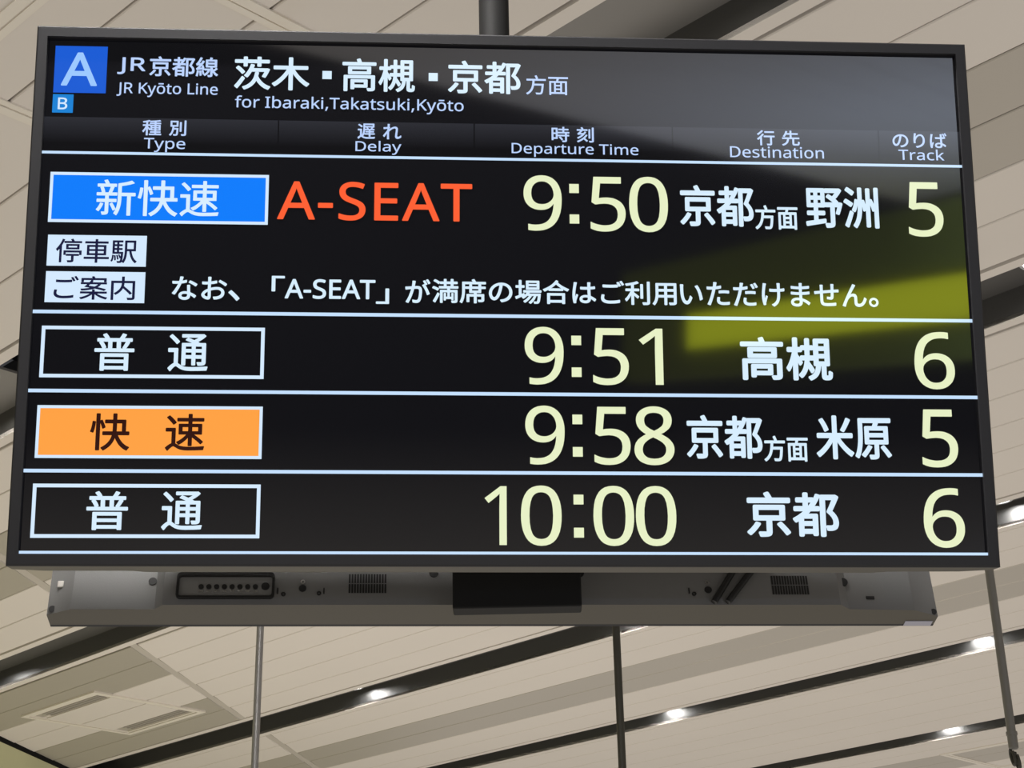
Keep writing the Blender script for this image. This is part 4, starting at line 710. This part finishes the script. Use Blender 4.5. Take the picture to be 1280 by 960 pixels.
# first train and its notices
lettering('seat_notice', 'A-SEAT', (-410.5, 128.8, -66.2, 200.9), M['px_orange'], scr, 0.9, 'orange notice A-SEAT', gap=25)
for text, zb in (('停車駅', (39.6, 95.8)), ('ご案内', (-26.2, 29.6))):
    patch('notice_label', [(-806.2, zb[0], -635.6, zb[1])], M['px_label'], scr, label='white label with dark lettering ' + text)
lettering('notice_title', '停車駅', (-791.4, 45.4, -651.4, 89.0), M['px_ink'], scr, 0.5, 'dark lettering 停車駅')
lettering('notice_title', 'ご案内', (-791.5, -21.3, -652.2, 21.6), M['px_ink'], scr, 0.5, 'dark lettering ご案内')
for t, b in (('なお', (-588.9, -19.6, -493.9, 22.8)), ('、', (-491.4, -20.5, -471.5, -1.0)), ('「', (-416.8, -2.5, -394.1, 25.7)),
             ('A-SEAT', (-393.8, -15.4, -236.0, 20.6)), ('」', (-234.9, -23.1, -211.9, 5.0)), ('が', (-183.9, -20.9, -139.7, 22.8)),
             ('満席の場合はご利用', (-136.9, -20.4, 295.6, 24.0)), ('いただけません', (301.8, -20.6, 636.9, 23.6)), ('。', (640.5, -19.4, 657.9, -2.2))):
    lettering('passenger_notice', t, b, M['px_white'], scr, 0.8, 'passenger notice ' + t)

# times, destinations, tracks
TX = [(25.3, 93.6), (144.8, 208.0), (214.6, 284.5)]
for zb, first, digits in ((114.6, '9', '50'), (-165.6, '9', '51'), (-306.9, '9', '58'), (-447.3, '10', '00')):
    bx = []
    if first == '10':
        bx += [('1', (-45.5, zb + 1.2, -7.6, zb + 102.6)), ('0', (16.8, zb, 86.6, zb + 104))]
    else:
        bx += [(first, (TX[0][0], zb, TX[0][1], zb + 104))]
    d0, d1 = digits
    bx.append((d0, (TX[1][0] - (3.5 if d0 == '0' else 0), zb, TX[1][1] + (3.5 if d0 == '0' else 0), zb + (104 if d0 == '0' else 102.6))))
    bx.append((d1, (226.2, zb + 1.2, 268.6, zb + 102.6) if d1 == '1' else (TX[2][0], zb, TX[2][1], zb + 104)))
    tname = first + ':' + digits
    for t, b in bx:
        lettering('time_digit', t, b, M['px_yellow'], scr, 0.5 if t != '1' else 0.0, 'pale yellow digit %s of the time %s' % (t, tname))
    for zc, wh in ((zb + 14.2, 'lower'), (zb + 71.4, 'upper')):
        patch('colon_dot', [(107.4, zc, 124.6, zc + 17.0)], M['px_yellow'], scr, Y_TEXT, wh + ' pale yellow colon dot of the time ' + tname)

for zb, a, b in ((127.0, '京都', '野洲'), (-295.0, '京都', '米原')):
    lettering('destination', a, (306.0, zb, 439.8, zb + 77.6), M['px_white'], scr, 1.6, 'destination ' + a)
    lettering('destination_direction', '方面', (441.4, zb - 4.4, 519.0, zb + 41.4), M['px_white'], scr, 0.8, 'destination suffix 方面')
    lettering('destination', b, (533.8, zb, 667.4, zb + 78.2), M['px_white'], scr, 1.6, 'destination ' + b)
lettering('destination', '高槻', (405.6, -154.8, 569.4, -76.0), M['px_white'], scr, 1.9, 'destination 高槻')
lettering('destination', '京都', (406.5, -431.0, 568.4, -352.0), M['px_white'], scr, 1.9, 'destination 京都')
for t, zb in (('5', 112.8), ('6', -168.6), ('5', -308.4), ('6', -449.4)):
    x0, x1 = (720.8, 785.4) if t == '5' else (716.5, 788.4)
    lettering('track_number', t, (x0, zb, x1, zb + (103.4 if t == '5' else 104.6)), M['px_yellow'], scr, 0.6, 'pale yellow track number ' + t)

# ------------------------------------------------------------------ the second display, back to back with the first: its rear is seen under the first
R2 = Matrix.Rotation(math.radians(4.2), 4, 'Z') @ Matrix.Rotation(math.pi, 4, 'Z') @ Matrix.Rotation(math.radians(11.2), 4, 'X')
BL, BR = Vector((-0.877, 3.133, 0.908 + EYE)), Vector((0.808, 3.257, 0.908 + EYE))
mid = (BL + BR) / 2
off = R2 @ Vector((0, -0.010, Z0))
MW_BACK = Matrix.Translation(mid - off) @ R2
back = thing('departure_board', 'charcoal back of the second board, showing below the lit departure board', 'departure board', MW_BACK)
PROFILE_FRONT = PROFILE
PROFILE = [(-x, y) for x, y in PROFILE_FRONT][::-1]     # as seen from behind the outline is the other way round
display_body(back)
MB().box(-SW_ / 2, SW_ / 2, 0.0, 0.02, -SH_ / 2, SH_ / 2).build('screen', M['screen'], back)
ZB = Z0


def rear_depth(u):
    pr = PROFILE_FRONT
    for (x0, y0), (x1, y1) in zip(pr, pr[1:]):
        if x0 <= u <= x1:
            return y0 + (y1 - y0) * (u - x0) / (x1 - x0)
    return 0.03


def rear_disc(name, u, v, r, mat, h=0.002, seg=20, ring=None, label=None):
    """round detail on the rear cover; u to the right as seen from behind, v up from the lower edge"""
    y = rear_depth(u)
    mb = MB()
    c0 = Vector((-u, y - 0.002, ZB + v))
    if ring:
        n = seg
        vs, fs = [], []
        for k in range(n):
            ca, sa = math.cos(2 * math.pi * k / n), math.sin(2 * math.pi * k / n)
            vs += [(c0.x + ca * r, y + h, c0.z + sa * r), (c0.x + ca * ring, y + h, c0.z + sa * ring),
                   (c0.x + ca * r, y - .001, c0.z + sa * r), (c0.x + ca * ring, y - .001, c0.z + sa * ring)]
        for k in range(n):
            a, b = 4 * k, 4 * ((k + 1) % n)
            fs += [(a, b, b + 1, a + 1), (a + 2, a, a + 1, a + 3), (a, a + 2, b + 2, b), (a + 1, b + 1, b + 3, a + 3)]
        mb.add(vs, fs)
    else:
        mb.tube([c0, c0 + Vector((0, 0.002 + h, 0))], r, seg)
    o = mb.build(name, mat, back)
    if label:
        o['label'] = label
    return o


def px2u(x):
    return (x - 614.5) / 653.0


def px2v(x, y):
    yb = 761.0 + (x - 614.5) * 0.0008
    return (yb - y) * 0.00172


for x, y, r in ((189, 727, .0078), (372, 741, .007), (532, 722, .009), (712, 722, .009), (871, 743, .007), (1045, 729, .0085), (1160, 757, .006), (70, 755, .0065)):
    rear_disc('screw_hole', px2u(x), px2v(x, y), r, M['black'], label='black screw hole')
for x, y in ((372, 733), (870.5, 734)):
    rear_disc('screw_ring', px2u(x), px2v(x, y), .0042, M['steel'], ring=.0022, label='small bright screw')
# square bright fastener at the left
u, v = px2u(77), px2v(77, 727)
MB().box(-u - .006, -u + .006, rear_depth(u) - .004, rear_depth(u) + .004, ZB + v - .007, ZB + v + .007).build('square_fastener', M['steel'], back, bevel=.0015)['label'] = 'bright square fastener'
u, v = px2u(1077), px2v(1077, 747)
MB().box(-u - .008, -u + .008, rear_depth(u) - .003, rear_depth(u) + .002, ZB + v - .003, ZB + v + .003).build('latch_slot', M['black'], back)
for x, y in ((342, 744), (398, 744), (847, 744)):
    u, v = px2u(x), px2v(x, y)
    MB().box(-u - .0012, -u + .0012, rear_depth(u) - .003, rear_depth(u) + .0015, ZB + v - .006, ZB + v + .006).build('latch_slot', M['black'], back)
for x, y in ((349, 748), (392, 747), (853, 748)):
    rear_disc('latch_eye', px2u(x), px2v(x, y), .0042, M['black'], ring=.0022)

# terminal panel with eight round sockets in a rounded black surround
u0, u1, v0, v1 = px2u(220), px2u(338), px2v(279, 754), px2v(279, 723)
yd = rear_depth(0.0)


def rounded(u0, u1, v0, v1, r, n=6):
    pts = []
    for cx_, cz_, a0 in ((u1 - r, v1 - r, 0), (u0 + r, v1 - r, 90), (u0 + r, v0 + r, 180), (u1 - r, v0 + r, 270)):
        for k in range(n + 1):
            a = math.radians(a0 + 90 * k / n)
            pts.append((cx_ + r * math.cos(a), cz_ + r * math.sin(a)))
    return pts


def rear_slab(name, outline, y0, y1, mat, hole=None, label=None, parent=None):
    mb = MB()
    n = len(outline)
    vo = [(-u_, y0, ZB + v_) for u_, v_ in outline] + [(-u_, y1, ZB + v_) for u_, v_ in outline]
    if hole is None:
        mb.add(vo, [tuple(range(n, 2 * n))] + [(i, n + i, n + (i + 1) % n, (i + 1) % n) for i in range(n)])
    else:
        vh = [(-u_, y0, ZB + v_) for u_, v_ in hole] + [(-u_, y1, ZB + v_) for u_, v_ in hole]
        fs = [(i, n + i, n + (i + 1) % n, (i + 1) % n) for i in range(n)]
        fs += [(2 * n + i, 2 * n + (i + 1) % n, 3 * n + (i + 1) % n, 3 * n + i) for i in range(n)]
        fs += [(n + i, 3 * n + i, 3 * n + (i + 1) % n, n + (i + 1) % n) for i in range(n)]
        mb.add(vo + vh, fs)
    o = mb.build(name, mat, parent or back)
    if label:
        o['label'] = label
    return o


tp = rear_slab('terminal_panel', rounded(u0, u1, v0, v1, .008), yd - .004, yd + .0012, M['panel'], label='grey terminal panel with a row of sockets')
rear_slab('panel_surround', rounded(u0, u1, v0, v1, .008), yd - .003, yd + .007, M['black'], rounded(u0 + .0045, u1 - .0045, v0 + .0045, v1 - .0075, .005), parent=tp)
for k in range(8):
    uu, vv = px2u(249.5 + 9.35 * k), px2v(280, 739.5)
    mb = MB().tube([(-uu, yd, ZB + vv), (-uu, yd + .004, ZB + vv)], .0048, 18)
    mb.build('socket', M['black'], tp)
    sl = MB().box(-uu - .0042, -uu + .0042, yd, yd + .0022, ZB + vv - .0098, ZB + vv - .0072)
    sl.build('socket_mark', M['steel'], tp)
uu, vv = px2u(327), px2v(327, 739)
MB().tube([(-uu, yd, ZB + vv), (-uu, yd + .004, ZB + vv)], .0075, 20).build('socket', M['black'], tp)

# two vents, each two rows of slots
for xa, xb, ya, yb in ((427.5, 474.5, 723.5, 746.5), (951, 998, 725.5, 748.5)):
    mb = MB()
    n = 14
    for row in range(2):
        y0p = ya + (yb - ya) * (0.0 if row == 0 else 0.53)
        y1p = ya + (yb - ya) * (0.47 if row == 0 else 1.0)
        for k in range(n):
            xx0 = xa + (xb - xa) * (k + 0.10) / n
            xx1 = xa + (xb - xa) * (k + 0.78) / n
            xm = (xa + xb) / 2
            mb.box(-px2u(xx1), -px2u(xx0), yd - .004, yd + .0010, ZB + px2v(xm, y1p), ZB + px2v(xm, y0p))
    mb.build('vent_grille', M['black'], back)['label'] = 'black slotted vent'
# silver sticker on the lower edge, right end
uu0, uu1 = px2u(1127), px2u(1162)
MB().box(-uu1, -uu0, -0.004, 0.014, ZB - .0012, ZB + .001).build('sticker', M['sticker'], back)['label'] = 'silver sticker on the lower edge'

# two black tubes standing in for slanting shadows on the second board's rear
for (xa, ya), (xb, yb) in (((908, 716), (876, 760)), ((932, 716), (893, 760))):
    pts = []
    for k in range(9):
        q = (k - 4.0) / 4.0
        x, y = xa + (xb - xa) * q, ya + (yb - ya) * q
        pts.append((-px2u(x), yd + .0065, ZB + px2v(x, y)))
    MB().tube(pts, .0062, 12).build('shadow_bar', M['black'], back, smooth=True)['label'] = 'black bar imitating a slanting shadow on the rear cover'

# ------------------------------------------------------------------ pole and bracket that carry the two boards
PX, PY = -0.0215, 2.99
pole = thing('hanging_pole', 'thick black pole from the ceiling to the top of the departure board', 'pole', Matrix.Translation((PX, PY, CEIL)))
MB().tube([(0, 0, -0.02), (0, 0, -1.05)], .0315, 32).build('pole', M['pole'], pole, smooth=True)
MB().tube([(0, 0, 0.0), (0, 0, -0.012)], .09, 32).build('ceiling_flange', M['pole'], pole, smooth=True)
# bracket: plate between the boards, lengthened to imitate shade; arms to both rear covers
MB().box(-0.095, 0.14, 0.028, 0.075, -2.106, -1.02).build('bracket_shade_plate', M['pole'], pole, bevel=.003)
for z in (-1.25, -1.70):
    dz = z + 1.59
    for root, y0, y1 in ((board, -(0.2185 + 0.2 * dz), 0.027), (back, 0.076, 0.2115 + 0.2 * dz)):
        o = MB().box(PX - 0.05, PX + 0.11, PY + y0, PY + y1, CEIL + z - .03, CEIL + z + .03).build('mounting_arm', M['pole'], None, bevel=.003)
        o.parent = root
        o.matrix_parent_inverse = root.matrix_world.inverted()


# ------------------------------------------------------------------ hanging rods behind the boards
def rod(label, x, y, zend, r, mat, loop):
    root = thing('hanging_rod', label, 'rod', Matrix.Translation((x, y, CEIL)), None)
    L = CEIL - zend
    MB().tube([(0, 0, -0.004), (0, 0, -L)], r, 20).build('rod', mat, root, smooth=True)
    MB().tube([(0, 0, 0.0), (0, 0, -0.012)], r * 2.6, 24).build('ceiling_flange', mat, root, smooth=True)
    MB().tube([(0, 0, -L + .005), (0, 0, -L + .004), (0, 0, -L - .008), (0, 0, -L - .009), (0, 0, -L - .05), (0, 0, -L - .055)],
              [r * .9, r * 1.25, r * 1.25, r * 1.1, r * 1.1, r * .8], 20).build('end_sleeve', mat, root, smooth=True)
    # two small shackle hooks
    for sx in (-1, 1):
        pts = []
        for k in range(14):
            a = -math.pi / 2 + 2 * math.pi * .86 * k / 13
            pts.append((sx * r * .45 + math.sin(a) * .004, math.cos(a) * .018, -L - .055 - .026 - math.sin(a) * .026 - (0.012 if sx > 0 else 0)))
        MB().tube(pts, .0055, 10).build('hook', M['rod_dark'], root, smooth=True)
    return root


def along(dx, dy, dist):
    return dx * dist, dy * dist


D1, D2_, D3 = 6.1, 6.1, 6.0
x, y = along(-0.152, 0.988, D1)
rod('thin grey rod hanging behind the board, left of the three rods', x, y, EYE + 0.9, .0132, M['rod_light'], True)
x, y = along(0.059, 0.998, D2_)
rod('thin blackish rod hanging behind the board, middle of the three rods', x, y, EYE + 0.92, .0140, M['rod_dark'], True)
x, y = along(0.2755, 0.962, D3)
rod('thin rod ending in small hooks at the lower right of the board', x, y, EYE + 0.208 * D3 - .012, .0150, M['rod_grey'], True)


# ------------------------------------------------------------------ lamps in the channels
def downlight(i, p, label, lamp='lamp'):
    a, b = SLOTS[i]
    s = (a + b) / 2 + (0.014 if i > 2 else -0.004)
    z = CEIL + (0.098 if i < 3 else 0.116)
    root = thing('recessed_downlight', label, 'ceiling lamp', Matrix.Translation(P(p, s, z)), 'downlights in the ceiling channels')
    n = 28
    vs, fs = [], []
    for k in range(n):
        ca, sa = math.cos(2 * math.pi * k / n), math.sin(2 * math.pi * k / n)
        vs += [(ca * .080, sa * .080, CEIL + DEPTH - z), (ca * .080, sa * .080, -.010), (ca * .066, sa * .066, -.010), (ca * .062, sa * .062, 0)]
    for k in range(n):
        q, w = 4 * k, 4 * ((k + 1) % n)
        for j in range(3):
            fs.append((q + j, w + j, w + j + 1, q + j + 1))
    MB().add(vs, fs).build('lamp_rim', M['lamp_rim'], root, smooth=True)
    MB().tube([(0, 0, .004), (0, 0, -.002)], .0655, 28).build('lamp_lens', M[lamp], root)


LAMPS = [(0, -.1), (0, .61), (0, 1.34), (0, 2.0), (1, .825), (1, 2.22), (2, .905), (2, 1.8), (2, 2.7), (2, 3.62),
         (3, .50), (3, 1.43), (3, 2.34), (3, 3.22), (4, 1.05), (4, 1.95), (4, 2.87), (5, 1.55), (5, 2.50), (6, 1.9)]
SEEN = {(1, .825): 'round downlight in the wide dark channel above the top edge of the board',
        (1, 2.22): 'round downlight in the channel left of the board at mid height',
        (2, .905): 'bright round downlight in the channel right of the board',
        (2, 3.62): 'downlight in the channel at the left edge below the board',
        (3, 1.43): 'downlight in the channel by the lower right corner of the board',
        (3, 2.34): 'downlight in the channel just under the board, beside the middle rod',
        (3, 3.22): 'downlight in the channel between the left rod and the middle rod',
        (4, 1.95): 'downlight in the channel crossing the right hand rod',
        (4, 2.87): 'downlight in the lower channel right of the middle rod',
        (5, 2.50): 'downlight in the lowest channel at the bottom right'}
for i, p in LAMPS:
    downlight(i, p, SEEN.get((i, p), 'round downlight set in a ceiling channel away from the view'),
              'lamp_bright' if (i, p) == (0, .61) else 'lamp_soft' if (i, p) == (1, .825) else 'lamp')


# ------------------------------------------------------------------ square ceiling cassette and access hatches
def frame_ring(mb, p0, p1, s0, s1, w, z0, z1, mi=0):
    mb.prism([XY(p0, s0), XY(p1, s0), XY(p1, s0 + w), XY(p0, s0 + w)], z0, z1, mi)
    mb.prism([XY(p0, s1 - w), XY(p1, s1 - w), XY(p1, s1), XY(p0, s1)], z0, z1, mi)
    mb.prism([XY(p0, s0 + w), XY(p0 + w, s0 + w), XY(p0 + w, s1 - w), XY(p0, s1 - w)], z0, z1, mi)
    mb.prism([XY(p1 - w, s0 + w), XY(p1, s0 + w), XY(p1, s1 - w), XY(p1 - w, s1 - w)], z0, z1, mi)


def local_part(mb, name, mat, root):
    o = mb.build(name, mat, None)
    o.parent = root
    o.matrix_parent_inverse = root.matrix_world.inverted()
    return o


c0 = P(3.69, 2.28)
cas = thing('ceiling_air_conditioner', 'square cream air conditioner set flush in the ceiling at the lower left', 'air conditioner', Matrix.Translation(c0))
mb = MB()
frame_ring(mb, 3.522, 3.856, 2.122, 2.440, .0135, CEIL - .012, CEIL)
frame_ring(mb, 3.5385, 3.8395, 2.1385, 2.4235, .006, CEIL - .008, CEIL)
local_part(mb, 'frame', M['frame_cream'], cas)
for s0, s1 in ((2.182, 2.2785), (2.2815, 2.376)):
    mb = MB()
    mb.prism([XY(3.545, s0), XY(3.833, s0), XY(3.833, s1), XY(3.545, s1)], CEIL - .009, CEIL, 0)
    local_part(mb, 'grille_panel', M['plank'], cas)
for s0, s1 in ((2.1445, 2.180), (2.378, 2.4135)):
    mb = MB()
    mb.prism([XY(3.556, s0), XY(3.80, s0), XY(3.80, s1), XY(3.556, s1)], CEIL - .003, CEIL, 0)
    for k in range(3):
        q = s0 + (s1 - s0) * (k + .5) / 3
        mb.prism([XY(3.556, q - .002), XY(3.80, q - .002), XY(3.80, q + .002), XY(3.556, q + .002)], CEIL - .007, CEIL - .003, 0)
    local_part(mb, 'air_outlet', M['louvre'], cas)


def hatch(p0, p1, s0, s1, label):
    root = thing('ceiling_hatch', label, 'hatch', Matrix.Translation(P((p0 + p1) / 2, (s0 + s1) / 2)))
    mb = MB()
    frame_ring(mb, p0, p1, s0, s1, .0125, CEIL - .006, CEIL)
    local_part(mb, 'outer_frame', M['frame_cream'], root)
    mb = MB()
    frame_ring(mb, p0 + .0148, p1 - .0148, s0 + .0148, s1 - .0148, .0085, CEIL - .005, CEIL)
    local_part(mb, 'inner_frame', M['frame_cream'], root)


hatch(1.117, 1.451, .62, .95, 'square hatch frame in the ceiling above the top left corner of the board')
hatch(2.30, 2.632, 4.345, 4.66, 'pale hatch frame in the ceiling at the bottom right, beside the hooked rod')
